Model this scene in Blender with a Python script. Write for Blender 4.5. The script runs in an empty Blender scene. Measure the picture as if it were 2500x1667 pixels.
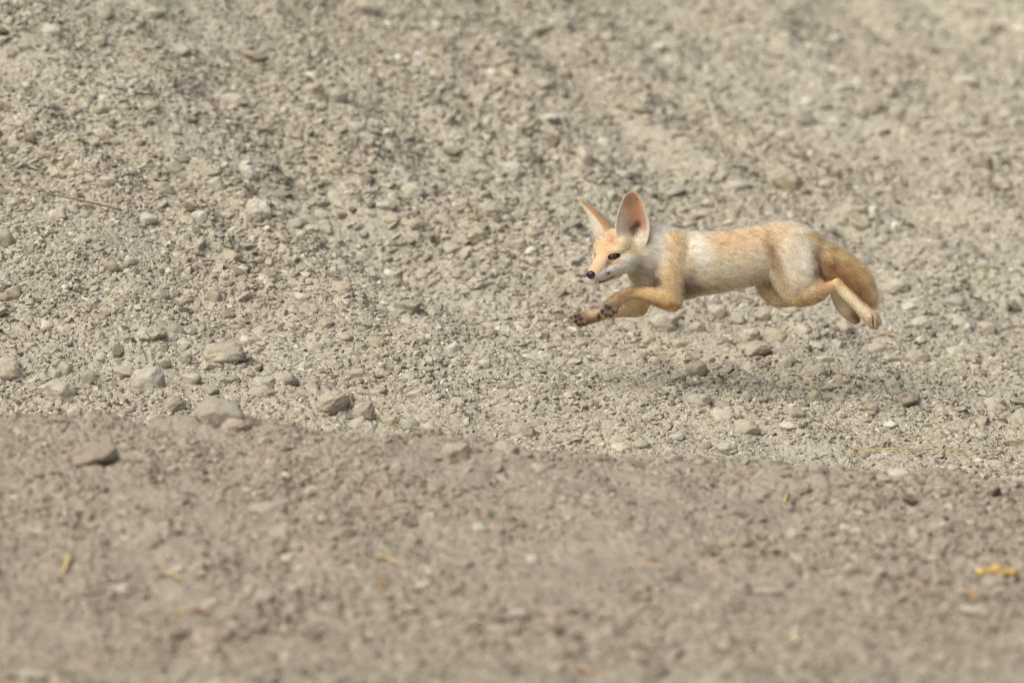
import bpy, math, random
import numpy as np
from mathutils import Vector, Matrix, Euler
from mathutils.bvhtree import BVHTree

R = math.radians
random.seed(7)
rng = np.random.default_rng(7)
scene = bpy.context.scene
COL = scene.collection

# ------------------------------------------------------------------ camera
PITCH = R(9.0)
DIST = 20.0
SP, CP = math.sin(PITCH), math.cos(PITCH)
P0 = Vector((0.0, 20.0, 0.14))                     # centre of the framed plane, 20 m away
DIRV = Vector((0.0, CP, -SP))
UPV = Vector((0.0, SP, CP))
CAMPOS = P0 - DIRV * DIST
cam_data = bpy.data.cameras.new('camera')
cam = bpy.data.objects.new('camera', cam_data)
COL.objects.link(cam)
cam.location = CAMPOS
cam.rotation_euler = (math.pi / 2 - PITCH, 0, 0)
cam_data.sensor_width = 36.0
cam_data.lens = 36.0 * DIST / 2.5                  # 288 mm telephoto: 2.5 m across at 20 m
cam_data.clip_start = 0.5
cam_data.clip_end = 2000.0
cam_data.dof.use_dof = True
cam_data.dof.focus_distance = DIST
cam_data.dof.aperture_fstop = 2.4
scene.camera = cam

# ------------------------------------------------------------------ sky, sun, exposure
world = bpy.data.worlds.new('World')
scene.world = world
world.use_nodes = True
wn = world.node_tree
wn.nodes.clear()
sky = wn.nodes.new('ShaderNodeTexSky')
sky.sky_type = 'NISHITA'
sky.sun_disc = False
SUN_EL, SUN_AZ = R(54), R(-135)                     # high sun behind thin cloud, a little behind the fox
sky.sun_elevation = SUN_EL
sky.sun_rotation = SUN_AZ
sky.dust_density = 6.0
sky.air_density = 0.8
bg = wn.nodes.new('ShaderNodeBackground')
bg.inputs['Strength'].default_value = 0.05
wo = wn.nodes.new('ShaderNodeOutputWorld')
wn.links.new(sky.outputs[0], bg.inputs[0])
wn.links.new(bg.outputs[0], wo.inputs[0])
sun_data = bpy.data.lights.new('sun', 'SUN')
sun_data.energy = 1.5
sun_data.angle = R(56)
sun_data.color = (1.0, 0.97, 0.915)
sun = bpy.data.objects.new('sun', sun_data)
COL.objects.link(sun)
# direction TO the sun (same azimuth convention as the sky texture)
to_sun = Vector((math.sin(SUN_AZ) * math.cos(SUN_EL), math.cos(SUN_AZ) * math.cos(SUN_EL), math.sin(SUN_EL)))
sun.rotation_euler = to_sun.to_track_quat('Z', 'Y').to_euler()
sun.location = (0, 20, 12)
scene.view_settings.view_transform = 'Standard'
scene.view_settings.look = 'None'
scene.view_settings.exposure = 1.0
scene.view_settings.gamma = 1.0
scene.view_settings.use_curve_mapping = False
scene.cycles.use_denoising = True
scene.cycles.denoising_input_passes = 'RGB_ALBEDO_NORMAL'
scene.cycles.denoising_prefilter = 'NONE'
scene.cycles.filter_width = 1.1
scene.cycles.use_adaptive_sampling = False
scene.cycles.max_bounces = 10
scene.cycles.transmission_bounces = 9
scene.cycles.diffuse_bounces = 3
scene.cycles.glossy_bounces = 2

# ------------------------------------------------------------------ helpers
def srgb(r, g, b, k=1.0):
    out = []
    for v in (r, g, b):
        v /= 255.0
        out.append((v / 12.92 if v <= 0.04045 else ((v + 0.055) / 1.055) ** 2.4) * k)
    return tuple(out)

def tag(o, label=None, cat=None, group=None, kind=None):
    if label: o['label'] = label
    if cat: o['category'] = cat
    if group: o['group'] = group
    if kind: o['kind'] = kind
    return o

def hash2(ix, iy, seed):
    h = (ix.astype(np.int64) * 374761393 + iy.astype(np.int64) * 668265263 + seed * 1442695041) & 0xffffffff
    h = ((h ^ (h >> 13)) * 1274126177) & 0xffffffff
    h = (h ^ (h >> 16)) & 0xffffffff
    return h / 4294967295.0

def vnoise(x, y, seed=0):
    x0, y0 = np.floor(x), np.floor(y)
    fx, fy = x - x0, y - y0
    fx = fx * fx * fx * (fx * (fx * 6 - 15) + 10); fy = fy * fy * fy * (fy * (fy * 6 - 15) + 10)
    a = hash2(x0, y0, seed); b = hash2(x0 + 1, y0, seed)
    c = hash2(x0, y0 + 1, seed); d = hash2(x0 + 1, y0 + 1, seed)
    return (a * (1 - fx) + b * fx) * (1 - fy) + (c * (1 - fx) + d * fx) * fy * 1.0

def fbm(x, y, seed=0, oct=3):
    s, a, t = 0, 1.0, 0
    for i in range(oct):
        c, sn = math.cos(i * 1.1 + .4), math.sin(i * 1.1 + .4)
        s = s + a * (vnoise((x * c - y * sn) * 2 ** i + 17.3 * i, (x * sn + y * c) * 2 ** i + 9.1 * i, seed + i) * 2 - 1)
        t += a; a *= 0.5
    return s / t

def worley(x, y, seed=0):
    """distance to the nearest of jittered cell points and that cell's random value"""
    x0, y0 = np.floor(x), np.floor(y)
    best = np.full(x.shape, 9.0); val = np.zeros(x.shape)
    for i in (-1, 0, 1):
        for j in (-1, 0, 1):
            cx, cy = x0 + i, y0 + j
            px = cx + hash2(cx, cy, seed); py = cy + hash2(cx, cy, seed + 5)
            d = (px - x) ** 2 + (py - y) ** 2
            m = d < best
            best = np.where(m, d, best); val = np.where(m, hash2(cx, cy, seed + 9), val)
    return np.sqrt(best), val

def mesh_np(name, verts, faces, smooth=True):
    """mesh from arrays; faces (n, 3) or (n, 4)"""
    me = bpy.data.meshes.new(name)
    verts = np.asarray(verts, np.float32); faces = np.asarray(faces, np.int32)
    k = faces.shape[1]
    me.vertices.add(len(verts)); me.vertices.foreach_set('co', verts.ravel())
    me.loops.add(faces.size); me.loops.foreach_set('vertex_index', faces.ravel())
    me.polygons.add(len(faces))
    me.polygons.foreach_set('loop_start', np.arange(0, faces.size, k, dtype=np.int32))
    if smooth:
        me.polygons.foreach_set('use_smooth', np.ones(len(faces), bool))
    me.update(calc_edges=True); me.validate()
    return me

def vcolor(me, name, cols):
    a = me.color_attributes.new(name, 'FLOAT_COLOR', 'POINT')
    c = np.ones((len(cols), 4), np.float32); c[:, :3] = cols
    a.data.foreach_set('color', c.ravel())

class NT:
    """small node helper"""
    def __init__(s, mat):
        mat.use_nodes = True
        s.t = mat.node_tree; s.t.nodes.clear()
        s.out = s.n('ShaderNodeOutputMaterial')
    def n(s, t, **kw):
        nd = s.t.nodes.new(t)
        for k, v in kw.items():
            if k.startswith('i_'):
                key = k[2:]
                key = int(key) if key.isdigit() else key.replace('_', ' ')
                nd.inputs[key].default_value = v
            else:
                setattr(nd, k, v)
        return nd
    def l(s, a, b): s.t.links.new(a, b)
    def ramp(s, fac, stops):
        r = s.n('ShaderNodeValToRGB')
        el = r.color_ramp.elements
        while len(el) < len(stops): el.new(0.5)
        for e, (p, c) in zip(el, stops):
            e.position = p; e.color = (*c, 1)
        s.l(fac, r.inputs[0]); return r.outputs[0]
    def mix(s, fac, a, b, mode='MIX'):
        m = s.n('ShaderNodeMix', data_type='RGBA', blend_type=mode)
        for sock, v in ((m.inputs[0], fac), (m.inputs[6], a), (m.inputs[7], b)):
            if hasattr(v, 'links'): s.l(v, sock)
            elif isinstance(v, (int, float)): sock.default_value = v
            else: sock.default_value = (*v, 1)
        return m.outputs[2]
    def math(s, op, a, b=0.0, c=0.0):
        m = s.n('ShaderNodeMath', operation=op)
        for k, v in enumerate((a, b, c)):
            if hasattr(v, 'links'): s.l(v, m.inputs[k])
            else: m.inputs[k].default_value = v
        return m.outputs[0]
    def noise(s, vec, scale, detail=3, rough=.6):
        n = s.n('ShaderNodeTexNoise', i_Scale=scale, i_Detail=detail, i_Roughness=rough)
        s.l(vec, n.inputs['Vector']); return n.outputs[0]
# ------------------------------------------------------------------ materials of the ground and stones
SOILS = dict(berm=srgb(153, 142, 127), pink=srgb(174, 164, 148), grey=srgb(172, 168, 153), pale=srgb(186, 180, 163), green=srgb(171, 168, 147),
             dark=srgb(122, 110, 93), white=srgb(212, 207, 190))

def earth_colour(t, pos, seedval=None):
    """dusty pinkish tan to greenish grey, by place"""
    big = t.noise(pos, 1.3, 3, .55)
    mid = t.noise(pos, 7.0, 4, .6)
    fine = t.noise(pos, 60.0, 4, .65)
    c = t.mix(t.ramp(big, [(.36, (0, 0, 0)), (.64, (.8, .8, .8))]), SOILS['pink'], SOILS['grey'])
    c = t.mix(t.ramp(mid, [(.42, (0, 0, 0)), (.70, (.6, .6, .6))]), c, SOILS['green'])
    sp = t.n('ShaderNodeSeparateXYZ'); t.l(pos, sp.inputs[0])
    near = t.math('ADD', sp.outputs[1], t.math('MULTIPLY', mid, .5))
    near = t.ramp(t.math('MULTIPLY', t.math('ADD', near, -18.5), .5), [(.25, (.75, .75, .75)), (.66, (0, 0, 0))])
    c = t.mix(near, c, SOILS['berm'])
    up = t.math('ADD', t.math('MULTIPLY', sp.outputs[0], .45), t.math('ADD', sp.outputs[1], t.math('MULTIPLY', big, .8)))
    c = t.mix(t.ramp(t.math('MULTIPLY', t.math('ADD', up, -20.5), .2), [(.30, (0, 0, 0)), (.85, (.4, .4, .4))]), c, SOILS['pale'])
    f = t.ramp(fine, [(.30, (.76, .75, .72)), (.52, (1, 1, 1)), (.75, (1.14, 1.14, 1.11))])
    return t.mix(1.0, c, f, 'MULTIPLY')

m_soil = bpy.data.materials.new('dusty soil')
t = NT(m_soil)
geo = t.n('ShaderNodeNewGeometry')
pos = geo.outputs['Position']
col = earth_colour(t, pos)
vor = t.n('ShaderNodeTexVoronoi', i_Scale=110.0, i_Randomness=1.0)
t.l(pos, vor.inputs['Vector'])
vor2 = t.n('ShaderNodeTexVoronoi', i_Scale=260.0, i_Randomness=1.0)
t.l(pos, vor2.inputs['Vector'])
sep = t.n('ShaderNodeSeparateColor'); t.l(vor.outputs['Color'], sep.inputs[0])
col = t.mix(1.0, col, t.ramp(sep.outputs[0], [(0, (.87, .86, .84)), (.5, (1, 1, 1)), (1, (1.10, 1.11, 1.08))]), 'MULTIPLY')
bs = t.n('ShaderNodeBsdfPrincipled', i_Roughness=.95)
bs.inputs['Specular IOR Level'].default_value = .15
t.l(col, bs.inputs['Base Color'])
h = t.math('ADD', t.math('MULTIPLY', vor.outputs['Distance'], -1.0), t.math('MULTIPLY', vor2.outputs['Distance'], -.4))
h = t.math('ADD', h, t.math('MULTIPLY', t.noise(pos, 300, 3), .3))
bp = t.n('ShaderNodeBump', i_Strength=.9, i_Distance=.004)
t.l(h, bp.inputs['Height']); t.l(bp.outputs[0], bs.inputs['Normal'])
t.l(bs.outputs[0], t.out.inputs[0])

def stone_material(name, base, var=.0, inst=False):
    m = bpy.data.materials.new(name)
    t = NT(m)
    tc = t.n('ShaderNodeTexCoord'); geo = t.n('ShaderNodeNewGeometry')
    pos = geo.outputs['Position']
    if base is None:
        col = earth_colour(t, pos)
        if inst:
            at = t.n('ShaderNodeAttribute', attribute_type='INSTANCER', attribute_name='tone')
            rnd = at.outputs['Fac']
        else:
            rnd = t.n('ShaderNodeObjectInfo').outputs['Random']
        tone = t.ramp(rnd, [(0, (.46, .42, .38)), (.14, (.80, .77, .74)), (.5, (1.0, 1.0, .98)), (.90, (1.16, 1.17, 1.14)), (1, (1.5, 1.53, 1.5))])
        col = t.mix(1.0, col, tone, 'MULTIPLY')
    else:
        fine = t.noise(pos, 90.0, 5, .7)
        mid = t.noise(pos, 25.0, 3, .6)
        col = t.mix(1.0, base, t.ramp(fine, [(.28, (.70, .68, .64)), (.5, (1, 1, 1)), (.75, (1.12, 1.12, 1.1))]), 'MULTIPLY')
        dust = earth_colour(t, pos)
        col = t.mix(t.ramp(mid, [(.30, (.38,) * 3), (.72, (.85,) * 3)]), col, dust)
    bs = t.n('ShaderNodeBsdfPrincipled', i_Roughness=.93)
    bs.inputs['Specular IOR Level'].default_value = .15
    t.l(col, bs.inputs['Base Color'])
    bp = t.n('ShaderNodeBump', i_Strength=.8, i_Distance=.003)
    t.l(t.math('ADD', t.noise(pos, 160, 5, .7), t.math('MULTIPLY', t.noise(pos, 45, 3, .6), 1.6)), bp.inputs['Height'])
    t.l(bp.outputs[0], bs.inputs['Normal'])
    t.l(bs.outputs[0], t.out.inputs[0])
    return m

m_gravel = stone_material('gravel', None, inst=True)
STONE_MATS = dict(tan=stone_material('tan stone', srgb(182, 169, 147)), pale=stone_material('pale stone', srgb(204, 198, 178)),
                  white=stone_material('chalky stone', srgb(224, 219, 203)), grey=stone_material('grey stone', srgb(172, 167, 152)),
                  brown=stone_material('brown clod', srgb(144, 127, 108)), olive=stone_material('olive stone', srgb(170, 162, 130)),
                  dark=stone_material('dark stone', srgb(92, 82, 74)))

# ------------------------------------------------------------------ terrain: near berm, dip, rising bank
# rows of the lie of the land: offset from the focus distance (m) and height in view, for x = -1.3, 0, +1.3
CTRL = [  # s,    left            middle          right
    ((-4.3, 1960), (-4.4, 1960), (-4.4, 1960)),
    ((-3.3, 1667), (-3.4, 1667), (-3.4, 1667)),
    ((-2.6, 1440), (-2.6, 1450), (-2.6, 1480)),
    ((-1.9, 1200), (-1.8, 1230), (-1.8, 1310)),
    ((-1.35, 1040), (-1.25, 1092), (-1.2, 1205)),
    ((-1.05, 1052), (-.95, 1112), (-.95, 1222)),
    ((-.55, 1040), (-.50, 1108), (-.55, 1205)),
    ((-.25, 960), (-.15, 1010), (-.20, 1110)),
    ((-.02, 840), (.10, 915), (.12, 1000)),
    ((.30, 690), (.60, 780), (.85, 880)),
    ((.72, 480), (1.30, 570), (1.75, 650)),
    ((1.20, 250), (2.10, 310), (2.90, 350)),
    ((1.80, 0), (3.10, 0), (4.30, 0)),
    ((2.35, -220), (3.95, -260), (5.6, -300)),
]
C = np.array(CTRL, float)                          # rows, 3, 2
nR = len(C)

def rows_at(s):
    """Catmull-Rom in s (0 .. nR-1) -> (len(s), 3, 2)"""
    s = np.clip(s, 0, nR - 1 - 1e-6); i = np.floor(s).astype(int); f = (s - i)[:, None, None]
    g = lambda k: C[np.clip(k, 0, nR - 1)]
    a, b, c, d = g(i - 1), g(i), g(i + 1), g(i + 2)
    return .5 * (2 * b + (c - a) * f + (2 * a - 5 * b + 4 * c - d) * f ** 2 + (3 * b - a - 3 * c + d) * f ** 3)

def base_surface(s, X):
    """s: rows, X: columns -> Y, Z grids"""
    q = rows_at(s)
    xn = np.tanh(X / 1.3 * .75) / np.tanh(.75)
    L = np.stack([xn * (xn - 1) / 2, 1 - xn ** 2, xn * (xn + 1) / 2], 0)   # Lagrange weights
    dl = np.einsum('rc,cx->rx', q[:, :, 0], L); py = np.einsum('rc,cx->rx', q[:, :, 1], L)
    u = -(py - 833.5) / 1000 * (DIST + dl) / DIST
    return 20 + dl * CP + u * SP, 0.14 - dl * SP + u * CP

def relief(X, Y):
    ca, sa = 0.58, -0.81                           # run of the gullies: down to the right
    al, ac = X * ca + Y * sa, -X * sa + Y * ca
    far = np.clip((Y - 20.0) / .8, 0, 1)
    z = .085 * far * fbm(ac * 2.3, al * .55, 3, 2)
    z += .042 * far * fbm(ac * 6.0, al * 2.4, 13, 2)
    z += .016 * fbm(X * 2.1, Y * 1.6, 11, 2)
    z += .024 * fbm(X * 8, Y * 7, 21, 2)
    return z

def clods(X, Y):
    mask = np.clip(fbm(X * 3, Y * 3, 55, 2) * 1.5 + .65, .15, 1.2)
    d1, v1 = worley(X * 26, Y * 26, 31)
    d2, v2 = worley(X * 62, Y * 62, 41)
    d3, v3 = worley(X * 130, Y * 130, 51)
    nearer = np.clip((18.9 - Y) / .3, 0, 1)
    mask = mask * (1 - .25 * nearer)
    z = mask * .019 * np.clip(.62 - d1, 0, 1) ** .7 * (v1 > .55) * (v1 * 1.4 - .3)
    z += mask * .009 * np.sqrt(np.clip(.6 - d2, 0, 1)) * (v2 > .25) * (.4 + v2)
    z += .0028 * np.sqrt(np.clip(.6 - d3, 0, 1)) * (.3 + v3)
    z += .003 * fbm(X * 70, Y * 70, 61, 3)
    return z

def grow(a0, step, f, lim):
    out, a = [], a0
    while a < lim:
        step *= f; a += step; out.append(a)
    return np.array(out)

xd = np.arange(-1.66, 1.6601, .0038)
xo = np.concatenate([np.arange(1.668, 2.5, .008), grow(2.5, .01, 1.2, 300)])
XS = np.concatenate([-xo[::-1], xd, xo])
ss = np.concatenate([np.linspace(0, 1, 60, endpoint=False), np.linspace(1, 4, 330, endpoint=False), np.linspace(4, 7, 170, endpoint=False),
                     np.linspace(7, 12, 420, endpoint=False), np.linspace(12, 13, 40)])
Yg, Zg = base_surface(ss, XS)
Xg = np.broadcast_to(XS[None, :], Yg.shape)
Zg = Zg + relief(Xg, Yg) + clods(Xg, Yg)
# beyond the framed strip: flat plain towards and behind the camera, hill rising away and levelling out
nf = grow(0, .012, 1.22, 330)
front_Y = Yg[0][None, :] - nf[::-1][:, None]
front_Z = (-.12 + (Zg[0][None, :] + .12) * np.exp(-nf[::-1] / 1.5)[:, None]) + .05 * fbm(np.broadcast_to(XS, front_Y.shape) * .7, front_Y * .7, 71, 3)*np.clip(nf[::-1], 0, 1)[:, None]
nb = grow(0, .02, 1.18, 600)
back_Y = Yg[-1][None, :] + nb[:, None]
back_Z = Zg[-1][None, :] + (5.0 * (1 - np.exp(-nb * .25 / 5.0)))[:, None] + .25 * (fbm(np.broadcast_to(XS, back_Y.shape) * .4, back_Y * .4, 81, 3)) * np.clip(nb / 4, 0, 1)[:, None]
GX = np.broadcast_to(XS[None, :], (len(nf) + len(ss) + len(nb), len(XS)))
GY = np.vstack([front_Y, Yg, back_Y]); GZ = np.vstack([front_Z, Zg, back_Z])
nr, nc = GY.shape
verts = np.stack([GX, GY, GZ], -1).reshape(-1, 3)
idx = np.arange(nr * nc).reshape(nr, nc)
quads = np.stack([idx[:-1, :-1], idx[:-1, 1:], idx[1:, 1:], idx[1:, :-1]], -1).reshape(-1, 4)
me = mesh_np('ground', verts, quads)
me.materials.append(m_soil)
ground = bpy.data.objects.new('ground', me)
COL.objects.link(ground)
tag(ground, kind='structure')
print('ground quads', len(quads))

# coarse copy of the framed strip for casting rays at
r0 = len(nf)
sub = idx[r0:r0 + len(ss):3, len(xo):len(xo) + len(xd):3]
sv = verts[sub.ravel()]
si = np.arange(sub.size).reshape(sub.shape)
sq = np.stack([si[:-1, :-1], si[:-1, 1:], si[1:, 1:], si[1:, :-1]], -1).reshape(-1, 4)
BVH = BVHTree.FromPolygons([tuple(v) for v in sv.tolist()], sq.tolist())

def ground_at(px, py):
    """point of the terrain seen at a place of the 2500 x 1667 photograph"""
    d = DIRV * DIST + Vector(((px - 1250) / 1000, 0, 0)) + UPV * (-(py - 833.5) / 1000)
    d.normalize()
    loc, nrm, i, dist = BVH.ray_cast(CAMPOS + d * 10, d)
    return loc, nrm, (dist + 10 if loc else None)

# ------------------------------------------------------------------ stone shapes
def ico(sub):
    import bmesh
    bm = bmesh.new(); bmesh.ops.create_icosphere(bm, subdivisions=sub, radius=1.0)
    v = np.array([x.co[:] for x in bm.verts]); f = np.array([[x.index for x in p.verts] for p in bm.faces]); bm.free()
    return v, f

def noise3(p, seed):
    return (fbm(p[:, 0] + 5 * p[:, 2] * .2 + seed, p[:, 1] + p[:, 2] * .7, seed, 2) + fbm(p[:, 2] + seed, p[:, 0] - p[:, 1] * .4, seed + 3, 2)) * .5

def rock(name, sub, seed, mat, facets=9, rough=.10, smooth=True, lump=.2):
    r = np.random.default_rng(seed)
    v, f = ico(sub)
    v = v * (1 + lump * noise3(v * 1.3, seed))[:, None]
    for k in range(facets):                        # cut by random planes
        n = r.normal(size=3); n /= np.linalg.norm(n)
        d = r.uniform(.62, .92); e = v @ n - d
        v = v - np.clip(e, 0, None)[:, None] * n * .92
    v = v * (1 + rough * noise3(v * 4.5, seed + 50))[:, None]
    if sub >= 4: v = v * (1 + rough * .5 * noise3(v * 12, seed + 90))[:, None]
    v[:, :] *= np.array([1, r.uniform(.7, .95), r.uniform(.55, .8)])
    me = mesh_np(name, v, f, smooth)
    me.materials.append(mat)
    return me
# ------------------------------------------------------------------ gravel: uncountable, one object, one point per pebble
protos = [bpy.data.objects.new('pebble shape', rock('pebble', 3, 100 + k, m_gravel, facets=9 + k % 5, smooth=k % 3 != 0, rough=.30, lump=.5)) for k in range(10)]

def scatter(n, smin, smax, power, keep):
    """points uniform over the strip's surface"""
    s_lo, s_hi = .6, 12.6
    ys, pts = None, []
    fine = np.linspace(s_lo, s_hi, 900); xx = np.linspace(-1.6, 1.6, 33)
    Yb, Zb = base_surface(fine, xx)
    seg = np.hypot(np.diff(Yb, axis=0), np.diff(Zb, axis=0))
    w = seg.sum(1); cdf = np.cumsum(w) / w.sum()
    n = int(n * 1.42); r = rng.random(n); k = np.searchsorted(cdf, r)
    s = fine[k] + rng.random(n) * (fine[1] - fine[0])
    X = rng.uniform(-2.3, 2.3, n)
    q = rows_at(s); xn = np.tanh(X / 1.3 * .75) / np.tanh(.75)
    L = np.stack([xn * (xn - 1) / 2, 1 - xn ** 2, xn * (xn + 1) / 2], 1)
    dl = (q[:, :, 0] * L).sum(1); py = (q[:, :, 1] * L).sum(1)
    u = -(py - 833.5) / 1000 * (DIST + dl) / DIST
    Y = 20 + dl * CP + u * SP; Z = .14 - dl * SP + u * CP
    half = 1.30 * (DIST + dl) / DIST
    m = (np.abs(X) < half + .75) & keep(X, Y, dl, py)
    X, Y, Z, dl = X[m], Y[m], Z[m], dl[m]
    Z = Z + relief(X, Y) + clods(X, Y)
    size = smin * (smax / smin) ** (rng.random(len(X)) ** power)
    return np.stack([X, Y, Z], 1), size, dl

def clump(X, Y, seed, sc=3.0):
    return fbm(X * sc, Y * sc, seed, 3)

P, S = [], []
p, s, d = scatter(90000, .0030, .0064, 1.0, lambda X, Y, dl, py: (np.abs(dl) < 1.0) & (clump(X, Y, 201) > -.35)); P.append(p); S.append(s)
p, s, d = scatter(100000, .0045, .0100, 1.2, lambda X, Y, dl, py: (clump(X, Y, 202) + .12 * np.sign(dl + .9) > -.28)); P.append(p); S.append(s)
p, s, d = scatter(90000, .0075, .0150, 1.3, lambda X, Y, dl, py: clump(X, Y, 203) + .12 + .30 * np.clip(dl - .2, -.25, 1.) + .12 * X * (dl > 0) > .05); P.append(p); S.append(s)
p, s, d = scatter(14000, .0130, .0300, 1.6, lambda X, Y, dl, py: clump(X, Y, 204, 2.0) + .30 * np.clip(dl - .2, -.3, 1.) > .10); P.append(p); S.append(s)
p, s, d = scatter(16000, .0110, .0230, 1.3, lambda X, Y, dl, py: (X > .1) & (dl > .45) & (dl < 2.6) & (clump(X, Y, 205, 1.5) > -.25)); P.append(p); S.append(s)
p, s, d = scatter(12000, .0120, .0260, 1.4, lambda X, Y, dl, py: (dl > .3) & (clump(X, Y, 206, 1.2) > .0)); P.append(p); S.append(s)
p, s, d = scatter(9000, .0100, .0240, 1.5, lambda X, Y, dl, py: (dl < -.9) & (clump(X, Y, 207, 1.6) > -.15)); P.append(p); S.append(s)
P = np.vstack(P); S = np.concatenate(S)
n = len(P)
print('pebbles', n)
P[:, 2] -= S * .22
me = bpy.data.meshes.new('gravel')
me.vertices.add(n); me.vertices.foreach_set('co', P.astype(np.float32).ravel())
def attr(name, typ, key, data):
    a = me.attributes.new(name, typ, 'POINT'); a.data.foreach_set(key, np.ascontiguousarray(data, np.float32).ravel())
rot = np.stack([rng.uniform(-.7, .7, n), rng.uniform(-.7, .7, n), rng.uniform(0, 6.28, n)], 1)
scl = S[:, None] * np.stack([rng.uniform(.85, 1.3, n), rng.uniform(.75, 1.1, n), rng.uniform(.6, 1.0, n)], 1)
attr('rot', 'FLOAT_VECTOR', 'vector', rot); attr('scl', 'FLOAT_VECTOR', 'vector', scl); attr('tone', 'FLOAT', 'value', rng.random(n))
a = me.attributes.new('pick', 'INT', 'POINT'); a.data.foreach_set('value', rng.integers(0, len(protos), n).astype(np.int32))
me.materials.append(m_gravel)
gravel = bpy.data.objects.new('gravel', me)
COL.objects.link(gravel)
tag(gravel, 'loose pale grey and tan gravel and crumbled clods covering the whole bank', 'gravel', kind='stuff')
ng = bpy.data.node_groups.new('gravel', 'GeometryNodeTree')
ng.interface.new_socket('Geometry', in_out='INPUT', socket_type='NodeSocketGeometry')
ng.interface.new_socket('Geometry', in_out='OUTPUT', socket_type='NodeSocketGeometry')
gi = ng.nodes.new('NodeGroupInput'); go = ng.nodes.new('NodeGroupOutput')
iop = ng.nodes.new('GeometryNodeInstanceOnPoints')
g2i = ng.nodes.new('GeometryNodeGeometryToInstance')
for o in protos:
    oi = ng.nodes.new('GeometryNodeObjectInfo'); oi.inputs['Object'].default_value = o
    ng.links.new(oi.outputs['Geometry'], g2i.inputs[0])
def na(name, dt):
    x = ng.nodes.new('GeometryNodeInputNamedAttribute'); x.data_type = dt; x.inputs[0].default_value = name
    return x.outputs[0]
ng.links.new(gi.outputs[0], iop.inputs['Points'])
ng.links.new(g2i.outputs[0], iop.inputs['Instance'])
iop.inputs['Pick Instance'].default_value = True
ng.links.new(na('pick', 'INT'), iop.inputs['Instance Index'])
ng.links.new(na('rot', 'FLOAT_VECTOR'), iop.inputs['Rotation'])
ng.links.new(na('scl', 'FLOAT_VECTOR'), iop.inputs['Scale'])
ng.links.new(iop.outputs[0], go.inputs[0])
mod = gravel.modifiers.new('gravel', 'NODES'); mod.node_group = ng
def simple_mat(name, c):
    m = bpy.data.materials.new(name); t = NT(m)
    geo = t.n('ShaderNodeNewGeometry')
    col = t.mix(1.0, c, t.ramp(t.noise(geo.outputs['Position'], 200, 2), [(.3, (.9, .9, .9)), (.7, (1., 1., 1.))]), 'MULTIPLY')
    bs = t.n('ShaderNodeBsdfPrincipled', i_Roughness=.7); t.l(col, bs.inputs['Base Color']); t.l(bs.outputs[0], t.out.inputs[0]); return m

# ------------------------------------------------------------------ stones one can pick out, each an object of its own
def unit(me):
    n = len(me.vertices); co = np.empty(n * 3, np.float32); me.vertices.foreach_get('co', co); co = co.reshape(-1, 3)
    lo, hi = co.min(0), co.max(0); co = (co - (lo + hi) / 2) / ((hi - lo) / 2)
    me.vertices.foreach_set('co', co.ravel()); me.update(); return me
BIG = [unit(rock('stone', 4, 400 + k, STONE_MATS['tan'], facets=14 + k % 5, rough=.20, smooth=(k % 2 == 0), lump=.34)) for k in range(8)]
MIDS = [unit(rock('stone', 3, 500 + k, STONE_MATS['tan'], facets=11 + k % 5, rough=.22, smooth=(k % 3 != 0), lump=.36)) for k in range(9)]
T, PA, W, G, B, O, D = 'tan', 'pale', 'white', 'grey', 'brown', 'olive', 'dark'
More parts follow.
